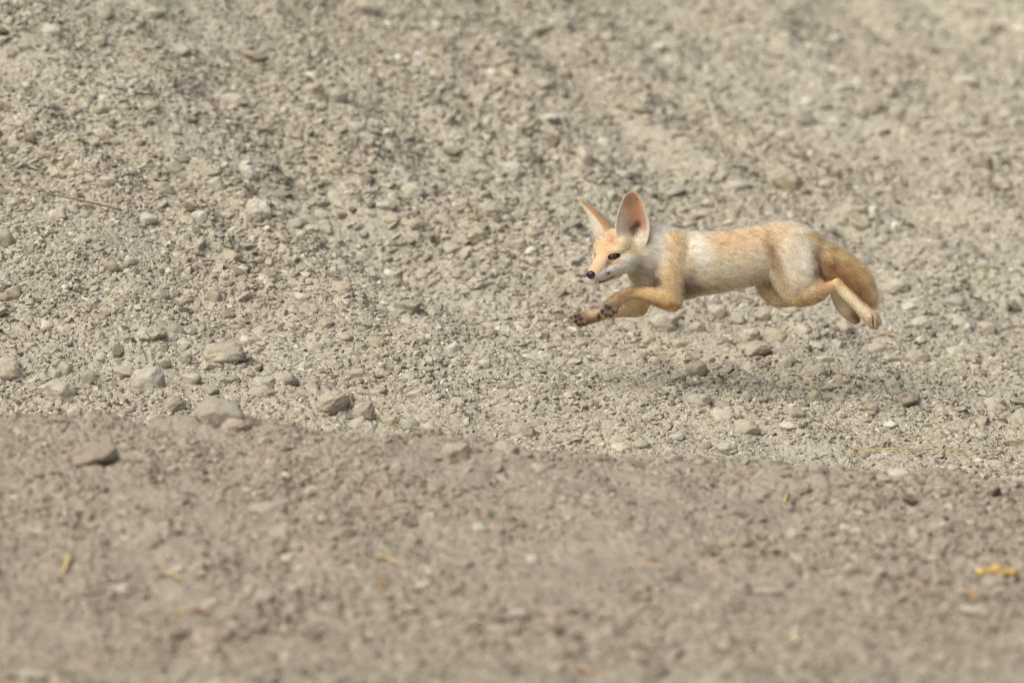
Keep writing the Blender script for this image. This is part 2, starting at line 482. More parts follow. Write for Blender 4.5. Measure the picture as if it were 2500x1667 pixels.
# px, py, width, height in the photograph; kind; own label or None
LM = [
 (631, 511, 64, 58, W, 'tall whitish grey stone standing alone on the left bank, right of the twig', 'the tall whitish stone'),
 (606, 421, 52, 42, W, 'rounded white stone with a shaded underside high on the left bank', 'the rounded white stone'),
 (430, 409, 45, 38, PA, 'pale pyramid shaped stone with a pointed top on the upper left bank', 'the pale pyramid stone'),
 (548, 862, 104, 52, T, 'long flattish tan boulder beside the short yellow straw', 'the long tan boulder'),
 (360, 928, 84, 66, PA, 'big pale rounded boulder in sharp focus at lower left', 'the big rounded boulder'),
 (140, 958, 98, 60, PA, 'cracked layered pale boulder near the left edge above the berm', 'the layered boulder'),
 (536, 1006, 118, 72, G, 'largest grey green boulder sitting right behind the blurred berm', 'the grey green boulder'),
 (424, 990, 58, 50, B, 'round brown earth clod between two pale boulders', 'the round brown clod'),
 (230, 1113, 122, 68, 'clay', 'big blurred brownish boulder on the near berm at left', 'the blurred brown boulder'),
 (812, 980, 88, 54, T, 'domed tan boulder left of the slanting yellow straw', 'the domed tan boulder'),
 (1113, 1099, 76, 38, PA, 'long pale stone half hidden by the crest of the berm', 'the long crest stone'),
 (1233, 1100, 66, 48, PA, 'layered pale green stone on the crest right of the long one', 'the layered crest stone'),
 (1275, 1053, 66, 42, G, 'angular grey stone just above the middle of the berm crest', 'the angular grey stone'),
 (997, 747, 64, 34, B, 'dark brown clod with a yellow straw behind it', 'the dark brown clod'),
 (1255, 413, 60, 36, W, 'bright white stone hollow underneath left of the fox ears', 'the bright hollow stone'),
 (1204, 508, 68, 36, G, 'wide grey slab with a black gap beneath left of the fox', 'the wide grey slab'),
 (1764, 1014, 62, 28, PA, 'flat pale grey stone below the fox belly in focus', 'the flat pale stone'),
 (1708, 980, 60, 44, G, 'peaked grey stone standing below the fox chest', 'the peaked grey stone'),
 (1623, 786, 66, 50, PA, 'pale lumpy rock directly below the fox elbow', 'the lumpy pale rock'),
 (1924, 446, 82, 52, O, 'large olive brown blurred rock behind the fox rump', 'the large olive rock'),
 (2353, 197, 60, 26, W, 'bright white flat stone blurred near the top right', 'the bright flat stone'),
 (2201, 1164, 58, 28, W, 'whitish flat stone below the long straw stalk at right', 'the whitish flat stone'),
 (2214, 975, 60, 40, B, 'dark brown crumbly clod below and right of the hind paws', 'the crumbly brown clod'),
 (1925, 1039, 46, 20, W, 'small white wedge stone in focus below the hind legs', 'the white wedge stone'),
 (765, 1552, 44, 30, D, 'blurred near black pebble low on the berm', 'the black pebble'),
 (651, 1246, 84, 38, G, 'blurred flat grey stone on the near berm left of centre', 'the blurred flat stone'),
 (1169, 1288, 32, 24, W, 'blurred white pebble beside the pinkish one on the berm', 'the white berm pebble'),
 (1216, 1292, 36, 22, 'pink', 'only salmon pink pebble on the near berm', 'the pink pebble'),
 (2064, 1292, 24, 18, W, 'left one of the white pebble pair on the near berm at right', 'the white pebble pair'),
 (2091, 1297, 26, 18, W, 'right one of the white pebble pair on the near berm at right', None),
 (765, 221, 56, 38, T, 'tan stone with a dark hollow beside it at upper left', 'the hollowed tan stone'),
 (571, 245, 72, 30, PA, 'long pale sloping stone in the upper left quarter', 'the long sloping stone'),
 (126, 75, 48, 32, PA, 'rounded pale stone near the top left corner', 'the corner stone'),
 (1426, 385, 44, 54, 'pinkpale', 'upright pinkish pale slab just above the fox ears', 'the pinkish slab'),
 (2397, 398, 54, 46, B, 'blurred brown pointed rock at the right edge of the bank', 'the pointed brown rock'),
 (1955, 286, 68, 50, G, 'wide pale grey blurred boulder high above the fox rump', 'the wide grey boulder'),
]
ST = [
 (526, 450, 42, 36, W), (395, 463, 60, 45, T), (564, 626, 46, 34, T), (319, 638, 36, 28, PA), (274, 651, 40, 22, B), (395, 718, 42, 36, G), (523, 724, 36, 36, B),
 (555, 766, 40, 28, B), (363, 536, 48, 34, PA), (210, 581, 34, 24, PA), (32, 495, 36, 22, PA), (140, 523, 46, 26, PA), (13, 584, 50, 44, B), (32, 712, 42, 30, T), (19, 900, 64, 60, T),
 (303, 906, 56, 28, T), (159, 900, 34, 34, O), (287, 855, 36, 34, B), (179, 1005, 40, 36, PA), (638, 960, 82, 38, T), (644, 935, 64, 34, PA), (513, 952, 44, 28, T), (469, 925, 44, 32, PA),
 (134, 916, 24, 28, PA), (217, 919, 36, 30, O), (561, 928, 52, 20, B), (574, 1040, 70, 42, 'pinkpale'), (887, 1002, 58, 44, T), (805, 1004, 30, 24, T), (952, 1029, 54, 34, T), (1013, 963, 42, 22, W),
 (761, 946, 40, 24, G), (1105, 847, 40, 30, W), (918, 834, 52, 22, O), (856, 1015, 24, 14, D), (999, 1036, 48, 26, G), (1237, 942, 44, 28, G), (1118, 980, 40, 26, T), (1419, 987, 34, 22, G),  # the small dark pebble here stands in for a shaded hole
 (1183, 888, 30, 22, PA), (1142, 990, 22, 14, W), (1319, 1143, 50, 22, PA), (1832, 818, 52, 36, PA), (1891, 822, 64, 42, O), (1840, 852, 92, 38, T), (1917, 882, 38, 36, PA),
 (1764, 990, 48, 26, B), (1823, 1043, 66, 36, T), (1768, 1096, 68, 30, PA), (1564, 1090, 54, 34, O), (1517, 1094, 54, 28, PA), (1717, 1090, 40, 22, B), (2427, 984, 54, 34, PA),
 (2014, 877, 44, 20, W), (1993, 907, 52, 34, G), (1988, 970, 40, 38, O), (1942, 1005, 46, 32, G), (2240, 873, 60, 44, T), (1700, 903, 50, 36, B), (1649, 1067, 42, 18, PA), (2174, 1035, 36, 18, W), (2108, 1111, 30, 20, B),
 (936, 740, 20, 12, W), (939, 504, 60, 28, PA), (955, 533, 48, 24, T), (1009, 546, 62, 26, T), (1006, 466, 62, 42, PA), (1054, 520, 36, 34, T), (796, 559, 34, 28, PA), (770, 557, 26, 18, PA),
 (834, 702, 56, 34, T), (792, 791, 36, 22, T), (764, 849, 42, 32, PA), (1124, 645, 36, 22, B), (1200, 814, 32, 26, B), (812, 603, 36, 22, PA), (377, 31, 46, 26, PA), (445, 126, 40, 26, PA),
 (646, 316, 60, 30, B), (476, 272, 28, 20, PA), (241, 99, 36, 26, O), (197, 36, 40, 20, B), (758, 367, 22, 16, G), (765, 133, 28, 16, PA), (184, 269, 34, 20, T), (619, 136, 70, 26, B),  # first brown clod stands in for a dark patch of shadow
 (895, 14, 58, 34, T), (1065, 61, 28, 20, W), (1314, 75, 66, 22, PA), (1242, 167, 46, 24, B), (1480, 90, 46, 28, PA), (1262, 282, 40, 26, W), (1341, 289, 58, 26, PA), (824, 235, 52, 44, T),
 (1518, 425, 62, 20, PA), (1392, 455, 36, 12, W), (1164, 269, 26, 18, B), (1106, 367, 50, 24, O), (2380, 326, 68, 20, W), (2006, 326, 46, 40, PA), (2040, 300, 42, 24, W), (2057, 218, 62, 28, PA),
 (1816, 269, 34, 26, PA), (2040, 92, 34, 18, W), (1972, 248, 36, 30, W), (2220, 153, 46, 22, B), (2132, 262, 52, 30, B), (2152, 320, 30, 18, W), (1785, 122, 50, 24, B), (2343, 235, 26, 30, PA),
 (2016, 449, 34, 24, W), (1799, 456, 62, 34, PA), (1642, 468, 68, 40, G), (1714, 523, 50, 22, PA), (2105, 640, 44, 30, G), (2190, 700, 60, 40, PA), (2210, 640, 46, 30, T), (2027, 557, 36, 26, PA), (1652, 414, 42, 20, W),
 (1727, 496, 32, 20, PA), (2290, 600, 44, 30, T), (2330, 740, 50, 34, G), (2400, 650, 44, 28, PA), (2250, 790, 56, 36, PA), (2410, 800, 46, 30, T), (2140, 850, 50, 34, G), (2060, 800, 46, 30, T), (2330, 860, 46, 28, PA),
 (1750, 760, 46, 34, PA), (1800, 780, 40, 28, G), (1700, 800, 44, 30, T), (1860, 770, 40, 26, T), (1960, 810, 44, 34, PA), (1580, 830, 40, 26, T), (1540, 800, 36, 24, G), (1420, 840, 34, 22, T), (1660, 840, 42, 28, T),
 (367, 1319, 56, 32, G), (509, 1475, 42, 24, W), (631, 1537, 38, 24, D), (723, 1334, 24, 20, W), (429, 1300, 24, 14, D), (574, 1445, 26, 18, D), (375, 1498, 24, 18, D), (425, 1548, 52, 24, B), (540, 1556, 62, 30, B),
 (704, 1361, 28, 18, W), (77, 1652, 74, 30, PA), (999, 1271, 28, 20, D), (1213, 1510, 32, 26, D), (1359, 1537, 32, 22, D), (1393, 1560, 46, 28, B), (1301, 1370, 28, 24, W), (1009, 1316, 28, 20, PA), (1522, 1261, 42, 24, O),
 (1577, 1282, 16, 12, D), (1563, 1292, 20, 16, W), (1638, 1411, 42, 16, D), (982, 1605, 30, 22, W), (1601, 1642, 52, 28, D), (1570, 1618, 20, 18, D), (1604, 1615, 24, 18, D), (1420, 1608, 22, 18, D), (1390, 1492, 42, 16, B),
 (1267, 1503, 42, 26, PA), (2302, 1282, 24, 16, W), (2077, 1384, 24, 18, W), (1819, 1445, 30, 16, D), (1926, 1428, 20, 18, D), (2122, 1397, 18, 14, D), (2319, 1424, 24, 18, D), (2418, 1615, 26, 20, D), (2234, 1496, 20, 18, D),
 (2224, 1360, 38, 14, D), (1836, 1384, 20, 16, D), (1945, 1540, 20, 16, W), (2380, 1493, 62, 24, PA), (2424, 1421, 52, 20, G), (1873, 1448, 52, 24, 'pinkpale'), (1775, 1329, 32, 26, O), (2278, 1363, 18, 16, W),
]
for nm, c in (('clay', srgb(148, 135, 120)), ('pink', srgb(226, 190, 172)), ('pinkpale', srgb(206, 190, 174))):
    STONE_MATS[nm] = stone_material(nm + ' stone', c)
sr = np.random.default_rng(99)
taken = [(a[0], a[1], a[2]) for a in LM] + [(a[0], a[1], a[2]) for a in ST]
auto = []
kinds = [T, T, PA, PA, G, B, O, W]
while len(auto) < 300 - len(LM) - len(ST):
    x, y = sr.uniform(15, 2485), sr.uniform(15, 1150) if sr.random() < .82 else sr.uniform(1180, 1640)
    w = sr.uniform(24, 46) if y < 1150 else sr.uniform(22, 44)
    if all(math.hypot(x - a, (y - b) * 1.3) > (c + w) * .55 for a, b, c in taken) and not (1500 < x < 2000 and 560 < y < 720):
        taken.append((x, y, w)); auto.append((x, y, w, w * sr.uniform(.45, .8), kinds[sr.integers(len(kinds))]))

NEARTO = [(a[0], a[1], a[6]) for a in LM if a[6]] + [(1441, 675, "the fox's nose"), (1545, 480, "the fox's near ear"), (1408, 482, "the fox's far ear tip"), (1418, 780, "the fox's front paws"), (1648, 758, "the fox's elbow"),
    (1800, 715, "the fox's belly"), (1800, 560, "the fox's back"), (2128, 745, "the fox's tail tip"), (2136, 800, "the fox's hind paw"), (2000, 590, "the fox's tail root"), (60, 475, 'the thin end of the twig'), (297, 530, 'the thick end of the twig'),
    (2090, 1101, 'the left end of the straw stalk'), (2350, 1105, 'the right end of the straw stalk'), (938, 1030, 'the slanting yellow straw'), (2436, 1392, 'the yellow clump'), (1021, 136, 'the white scrap'), (448, 839, 'the short yellow straw'),
    (0, 0, 'the top left corner'), (2500, 0, 'the top right corner'), (0, 1667, 'the bottom left corner'), (2500, 1667, 'the bottom right corner')]
COLN = dict(tan='tan', pale='pale', white='whitish', grey='grey', brown='brown', olive='olive', dark='dark', pink='pink', clay='brownish', pinkpale='pinkish')
def way(dx, dy):
    a = math.degrees(math.atan2(-dy, dx)) % 360
    return ['right of', 'up and right of', 'above', 'up and left of', 'left of', 'below and left of', 'below', 'below and right of'][int(((a + 22.5) % 360) // 45)]
used = {a[5] for a in LM}
def make_label(x, y, w, h, kind):
    size = 'small' if w < 28 else 'medium' if w < 46 else 'large'
    shape = 'flat ' if h < w * .5 else 'blocky ' if h > w * .82 else 'rounded '
    noun = 'clod' if kind in ('brown', 'olive') else 'pebble' if w < 28 else 'stone'
    c = sorted(NEARTO, key=lambda n: math.hypot(n[0] - x, n[1] - y))
    for k in (0, 1, 2):
        n = c[k]; d = math.hypot(n[0] - x, n[1] - y)
        close = 'just ' if d < 75 else '' if d < 190 else 'well '
        s = f"{size} {shape}{COLN[kind]} {noun} {close}{way(x - n[0], y - n[1])} {n[2]}"
        if s not in used and len(s.split()) <= 16: used.add(s); return s
    for k in (0, 1, 2):
        for j in (1, 2, 3):
            if j == k: continue
            s = f"{COLN[kind]} {noun} {way(x - c[k][0], y - c[k][1])} {c[k][2]}, {way(x - c[j][0], y - c[j][1])} {c[j][2]}"
            if s not in used and len(s.split()) <= 16: used.add(s); return s
    return s
def put_stone(x, y, w, h, kind, label):
    loc, nrm, dist = ground_at(x, y + h * .22)
    if loc is None: return
    k = dist / DIST / 1000
    me = BIG[sr.integers(len(BIG))] if w > 50 else MIDS[sr.integers(len(MIDS))]
    o = bpy.data.objects.new('stone', me); COL.objects.link(o)
    o.material_slots[0].link = 'OBJECT'; o.material_slots[0].material = STONE_MATS[kind]
    o.scale = (w / 2 * k * (1.06 if y < 1150 else 1.3), w / 2 * k * sr.uniform(.75, 1.0), h / 2 * k * (1.22 if y < 1150 else 1.6))
    o.rotation_euler = (sr.uniform(-.15, .15) + .12, sr.uniform(-.2, .2), sr.uniform(-.35, .35) + (math.pi if sr.random() < .5 else 0))
    o.location = loc + Vector((0, 0, h * .12 * k))
    tag(o, label, 'stone' if 'clod' not in label else 'clod', 'stones lying on the bank and berm')
for (x, y, w, h, kind, lab, _) in LM: put_stone(x, y, w, h, kind, lab)
for (x, y, w, h, kind) in ST + auto: put_stone(x, y, w, h, kind, make_label(x, y, w, h, kind))

# ------------------------------------------------------------------ straws, the twig, the yellow clump, the scrap
def straw_mat(name, c):
    m = bpy.data.materials.new(name); t = NT(m)
    geo = t.n('ShaderNodeNewGeometry')
    col = t.mix(1.0, c, t.ramp(t.noise(geo.outputs['Position'], 120, 3), [(.3, (.75, .72, .66)), (.7, (1.12, 1.12, 1.1))]), 'MULTIPLY')
    bs = t.n('ShaderNodeBsdfPrincipled', i_Roughness=.55); t.l(col, bs.inputs['Base Color']); t.l(bs.outputs[0], t.out.inputs[0]); return m
SM = dict(yellow=straw_mat('yellow straw', srgb(200, 180, 126)), orange=straw_mat('orange straw', srgb(192, 160, 118)), pale=straw_mat('pale straw', srgb(212, 200, 164)), brown=straw_mat('brown straw', srgb(160, 122, 78)),
          twig=straw_mat('twig bark', srgb(112, 92, 78)))
def tube(name, pts, radii, mat, sides=6, flat=1.0):
    pts = [np.array(p, float) for p in pts]; vs, fs = [], []
    for i, p in enumerate(pts):
        d = pts[min(i + 1, len(pts) - 1)] - pts[max(i - 1, 0)]; d /= np.linalg.norm(d) + 1e-9
        s = np.cross(d, [0, 0, 1.]); s = s / (np.linalg.norm(s) + 1e-9) if np.linalg.norm(s) > .05 else np.array([1., 0, 0]); u = np.cross(s, d)
        for j in range(sides):
            a = 2 * math.pi * j / sides; vs.append(p + s * math.cos(a) * radii[i] + u * math.sin(a) * radii[i] * flat)
    n = len(pts)
    for i in range(n - 1):
        for j in range(sides):
            fs.append((i * sides + j, i * sides + (j + 1) % sides, (i + 1) * sides + (j + 1) % sides, (i + 1) * sides + j))
    import bmesh
    me = mesh_np(name, np.array(vs), np.array(fs))
    bm = bmesh.new(); bm.from_mesh(me); bm.verts.ensure_lookup_table()
    bm.faces.new([bm.verts[j] for j in range(sides)][::-1]); bm.faces.new([bm.verts[(n - 1) * sides + j] for j in range(sides)])
    bm.to_mesh(me); bm.free(); me.materials.append(mat); return me
def lay(points, w, lift=.004, up=0.0, n=9, wob=.6):
    """points of the photograph -> gently curved line on the ground; w in px"""
    P3 = []
    for x, y in points:
        loc, nr_, d = ground_at(x, y)
        P3.append(np.array(loc))
    k = w / 2 / 1000
    d = np.r_[0, np.cumsum([np.linalg.norm(b - a) for a, b in zip(P3[:-1], P3[1:])])]; d /= d[-1]
    t = np.linspace(0, 1, n); Q3 = np.stack([np.interp(t, d, np.array(P3)[:, i]) for i in range(3)], 1)
    for _ in range(2): Q3[1:-1] = Q3[1:-1] * .5 + (Q3[:-2] + Q3[2:]) * .25
    Q3[:, 2] += lift + k + np.sin(t * math.pi) * .003 * wob + up * t
    r = k * (.75 + .35 * np.sin(t * math.pi) ** .5)
    return Q3, r
def straw(points, w, kind, label, **kw):
    Q3, r = lay(points, w, **kw)
    base = Q3[0].copy()
    me = tube('straw', Q3 - base, r, SM[kind], 6, .6)
    o = bpy.data.objects.new('straw', me); COL.objects.link(o); o.location = base
    tag(o, label, 'straw', 'dry straws lying on the stony ground')
STRAWS = [
 ([(427, 842), (448, 838), (469, 836)], 4.5, 'yellow', 'short thick yellow straw lying above the long tan boulder'),
 ([(261, 1024), (300, 1002), (328, 983)], 3.4, 'orange', 'orange straw slanting up from the berm beside the big rounded boulder'),
 ([(901, 1012), (940, 1026), (975, 1046)], 3.4, 'yellow', 'slanting yellow straw right of the domed tan boulder'),
 ([(877, 876), (920, 878), (965, 885)], 1.8, 'yellow', 'hair thin yellow straw lying level in the middle left ground'),
 ([(1122, 925), (1138, 934), (1152, 949)], 2.2, 'yellow', 'thin yellow straw sloping down right below the front paws'),
 ([(1424, 991), (1419, 1008)], 4.5, 'orange', 'stubby orange straw standing in focus below the fox front paws'),
 ([(2014, 1039), (2031, 1052)], 5, 'yellow', 'short broad yellow straw right of the white wedge stone'),
 ([(1674, 1003), (1676, 1031)], 3.2, 'pale', 'upright bone pale straw left of the peaked grey stone'),
 ([(1606, 867), (1640, 866), (1679, 862)], 2.4, 'pale', 'thin pale straw lying level below the fox chest'),
 ([(1674, 946), (1700, 963)], 1.8, 'pale', 'thin pale straw sloping above the peaked grey stone'),
 ([(1738, 782), (1770, 786), (1798, 793)], 4, 'brown', 'reddish brown straw lying under the fox belly'),
 ([(2110, 832), (2140, 820), (2180, 825), (2223, 839)], 4.5, 'orange', 'long bent orange straw directly below the hind paws'),
 ([(2469, 1022), (2499, 1034)], 5, 'orange', 'orange straw cut by the right edge of the photo'),
 ([(2070, 1154), (2095, 1143)], 2.4, 'yellow', 'fine yellow straw under the left end of the straw stalk'),
 ([(2053, 920), (2078, 922)], 5, 'orange', 'short orange straw left of the crumbly brown clod'),
 ([(1923, 1210), (1915, 1234)], 6.5, 'yellow', 'blurred upright yellow straw on the berm crest at right'),
 ([(1972, 1230), (1992, 1222), (2012, 1214)], 5, 'pale', 'blurred pale yellow straw rising right beside the upright one'),
 ([(41, 520), (62, 512), (83, 501)], 5, 'yellow', 'olive yellow straw under the thin end of the twig'),
 ([(124, 536), (140, 546)], 4.5, 'orange', 'small orange straw lying below the middle of the twig'),
 ([(236, 539), (265, 533)], 4, 'yellow', 'small yellow straw under the thick end of the twig'),
 ([(1003, 734), (1022, 721)], 5, 'yellow', 'greenish yellow straw rising behind the dark brown clod'),
 ([(1163, 511), (1159, 531)], 5.5, 'orange', 'upright tan straw at the left of the wide grey slab'),
 ([(1744, 1380), (1768, 1372)], 8, 'yellow', 'short blurred yellow straw on the near berm below the fox'),
 ([(2241, 1434), (2254, 1446)], 11, 'orange', 'stubby blurred orange straw left of the yellow clump'),
 ([(2356, 1445), (2387, 1469)], 9, 'orange', 'blurred orange straw below the yellow clump'),
 ([(914, 1360), (940, 1368), (968, 1384)], 7, 'yellow', 'blurred golden straw sloping down right on the middle berm'),
 ([(1087, 1455), (1108, 1446), (1128, 1435)], 7, 'pale', 'blurred pale straw rising right on the middle berm'),
 ([(1539, 1385), (1580, 1388), (1624, 1396)], 6.5, 'orange', 'long level blurred straw on the berm right of centre'),
 ([(924, 1418), (937, 1440)], 9, 'brown', 'brown blurred straw pointing down on the middle berm'),
 ([(155, 1405), (164, 1385), (172, 1361)], 11, 'yellow', 'broad upright yellow straw blurred at the lower left'),
 ([(402, 1407), (424, 1412), (444, 1422)], 8, 'yellow', 'blurred yellow straw right of the upright one at lower left'),
 ([(425, 1502), (455, 1504)], 9, 'yellow', 'level blurred yellow straw left of the blurred white pebble at lower left'),
 ([(478, 1491), (501, 1506)], 8, 'brown', 'brown blurred straw just under the white pebble at lower left'),
 ([(1931, 1560), (1948, 1577)], 12, 'pale', 'pale yellow blurred straw near the bottom right'),
 ([(1397, 1639), (1430, 1643), (1465, 1649)], 7, 'orange', 'orange blurred straw at the bottom edge right of centre'),
]
for pts, w, kind, lab in STRAWS: straw(pts, w, kind, lab)
# the long stalk with its husk and side shoots
Q3, r = lay([(2082, 1101), (2170, 1102), (2260, 1101), (2354, 1104)], 3.0, n=16)
base = Q3[0].copy()
stalk = bpy.data.objects.new('straw_stalk', tube('straw_stalk', Q3 - base, r * (1 + .5 * (np.arange(16) % 5 == 0)), SM['yellow'], 6, .8)); COL.objects.link(stalk); stalk.location = base
tag(stalk, 'long straight golden straw stalk with a frayed root lying at right', 'straw stalk')
for pts, w, kind, nm in (([(2065, 1117), (2091, 1099)], 3.2, 'pale', 'shoot'), ([(2308, 1103), (2335, 1108), (2348, 1117)], 2.2, 'yellow', 'shoot'), ([(2068, 1088), (2086, 1103)], 5, 'orange', 'husk'), ([(2090, 1103), (2150, 1108), (2200, 1107)], 2.2, 'pale', 'shoot')):
    Q3, r = lay(pts, w); me = tube(nm, Q3 - base, r, SM[kind], 6, .6); o = bpy.data.objects.new(nm, me); COL.objects.link(o); o.parent = stalk
# twig
Q3, r = lay([(38, 457), (67, 479), (128, 504), (191, 517), (250, 524), (297, 531)], 4.2, lift=.016, n=20, wob=4)
base = Q3[-1].copy()
tw = bpy.data.objects.new('twig', tube('twig', Q3 - base, r * np.linspace(.45, 1.25, 20), SM['twig'], 7)); COL.objects.link(tw); tw.location = base
tag(tw, 'thin dark grey brown twig bending across the ground at far left', 'twig')
Q3, r = lay([(128, 504), (132, 518)], 2.2, n=5); me = tube('side_shoot', Q3 - base, r, SM['twig'], 6); o = bpy.data.objects.new('side_shoot', me); COL.objects.link(o); o.parent = tw
# yellow clump of dry flower heads on the near berm
loc, nr_, dist = ground_at(2436, 1402)
cl = bpy.data.objects.new('dry_flower_clump', None); COL.objects.link(cl); cl.location = loc
tag(cl, 'bright yellow lumpy clump of dry flower heads blurred on the berm at right', 'plant debris')
k = dist / DIST / 1000
m_fl = straw_mat('dry flower head', srgb(206, 178, 112)); m_fl2 = straw_mat('dry flower head orange', srgb(200, 162, 108))
for (x, z, w_, mm) in ((-40, 6, 30, m_fl), (-24, 8, 26, m_fl), (-2, 12, 36, m_fl), (4, 4, 34, m_fl), (22, 7, 28, m_fl), (40, 5, 30, m_fl2), (-8, 18, 20, m_fl2)):
    me = unit(rock('flower_head', 3, int(700 + x), mm, facets=3, rough=.5, lump=.3))
    o = bpy.data.objects.new('flower_head', me); COL.objects.link(o); o.parent = cl
    o.location = (x * k, sr.uniform(-8, 8) * k, z * k * 1.0); o.scale = (w_ / 2 * k, w_ / 2 * k, w_ * .42 * k)
# white scrap of paper
loc, nr_, dist = ground_at(1021, 138)
k = dist / DIST / 1000
gv = []
for j in range(5):
    for i in range(6):
        gv.append(((i - 2.5) * 4.2 * k, (j - 2) * 4 * k, (4 + 5 * sr.random() + (i % 2) * 3) * k))
gf = [(j * 6 + i, j * 6 + i + 1, j * 6 + i + 7, j * 6 + i + 6) for j in range(4) for i in range(5)]
me = mesh_np('paper_scrap', np.array(gv), np.array(gf), False); me.materials.append(simple_mat('white paper', srgb(232, 234, 244)))
o = bpy.data.objects.new('paper_scrap', me); COL.objects.link(o); o.location = loc; o.rotation_euler = (.5, .3, .4)
sol = o.modifiers.new('thickness', 'SOLIDIFY'); sol.thickness = .0006
tag(o, 'tiny crumpled bluish white scrap lying high on the bank', 'scrap')
# ------------------------------------------------------------------ the fox
# modelled in its own plane: x along the body, y across it (towards the bank), z up; px / py are millimetres in that plane
FOX = bpy.data.objects.new('desert_fox', None)
COL.objects.link(FOX)
FOX.location = P0 + Vector(((1770 - 1250) / 1000, 0, 0)) + UPV * (-(680 - 833.5) / 1000)
FOX.rotation_euler = (-PITCH, 0, 0)
FOX.empty_display_size = .1
tag(FOX, 'sandy big-eared desert fox cub leaping left in mid air above the stony ground', 'fox')

HS = np.array([1505., -22., 606.])                 # skull centre; head turned towards the viewer, nose down
ph, pt = R(55), R(25)
HF = np.array([-math.cos(pt) * math.cos(ph), -math.cos(pt) * math.sin(ph), math.sin(pt)])      # py grows downwards
HL = np.array([-math.sin(ph), math.cos(ph), 0.])                                                  # towards the far side
HU = np.array([-math.sin(pt) * math.cos(ph), -math.sin(pt) * math.sin(ph), -math.cos(pt)])
def H(a, l, b): return tuple(HS + HF * a + HL * l + HU * b)
def Hr(a, l, b, r): return (*H(a, l, b), r)

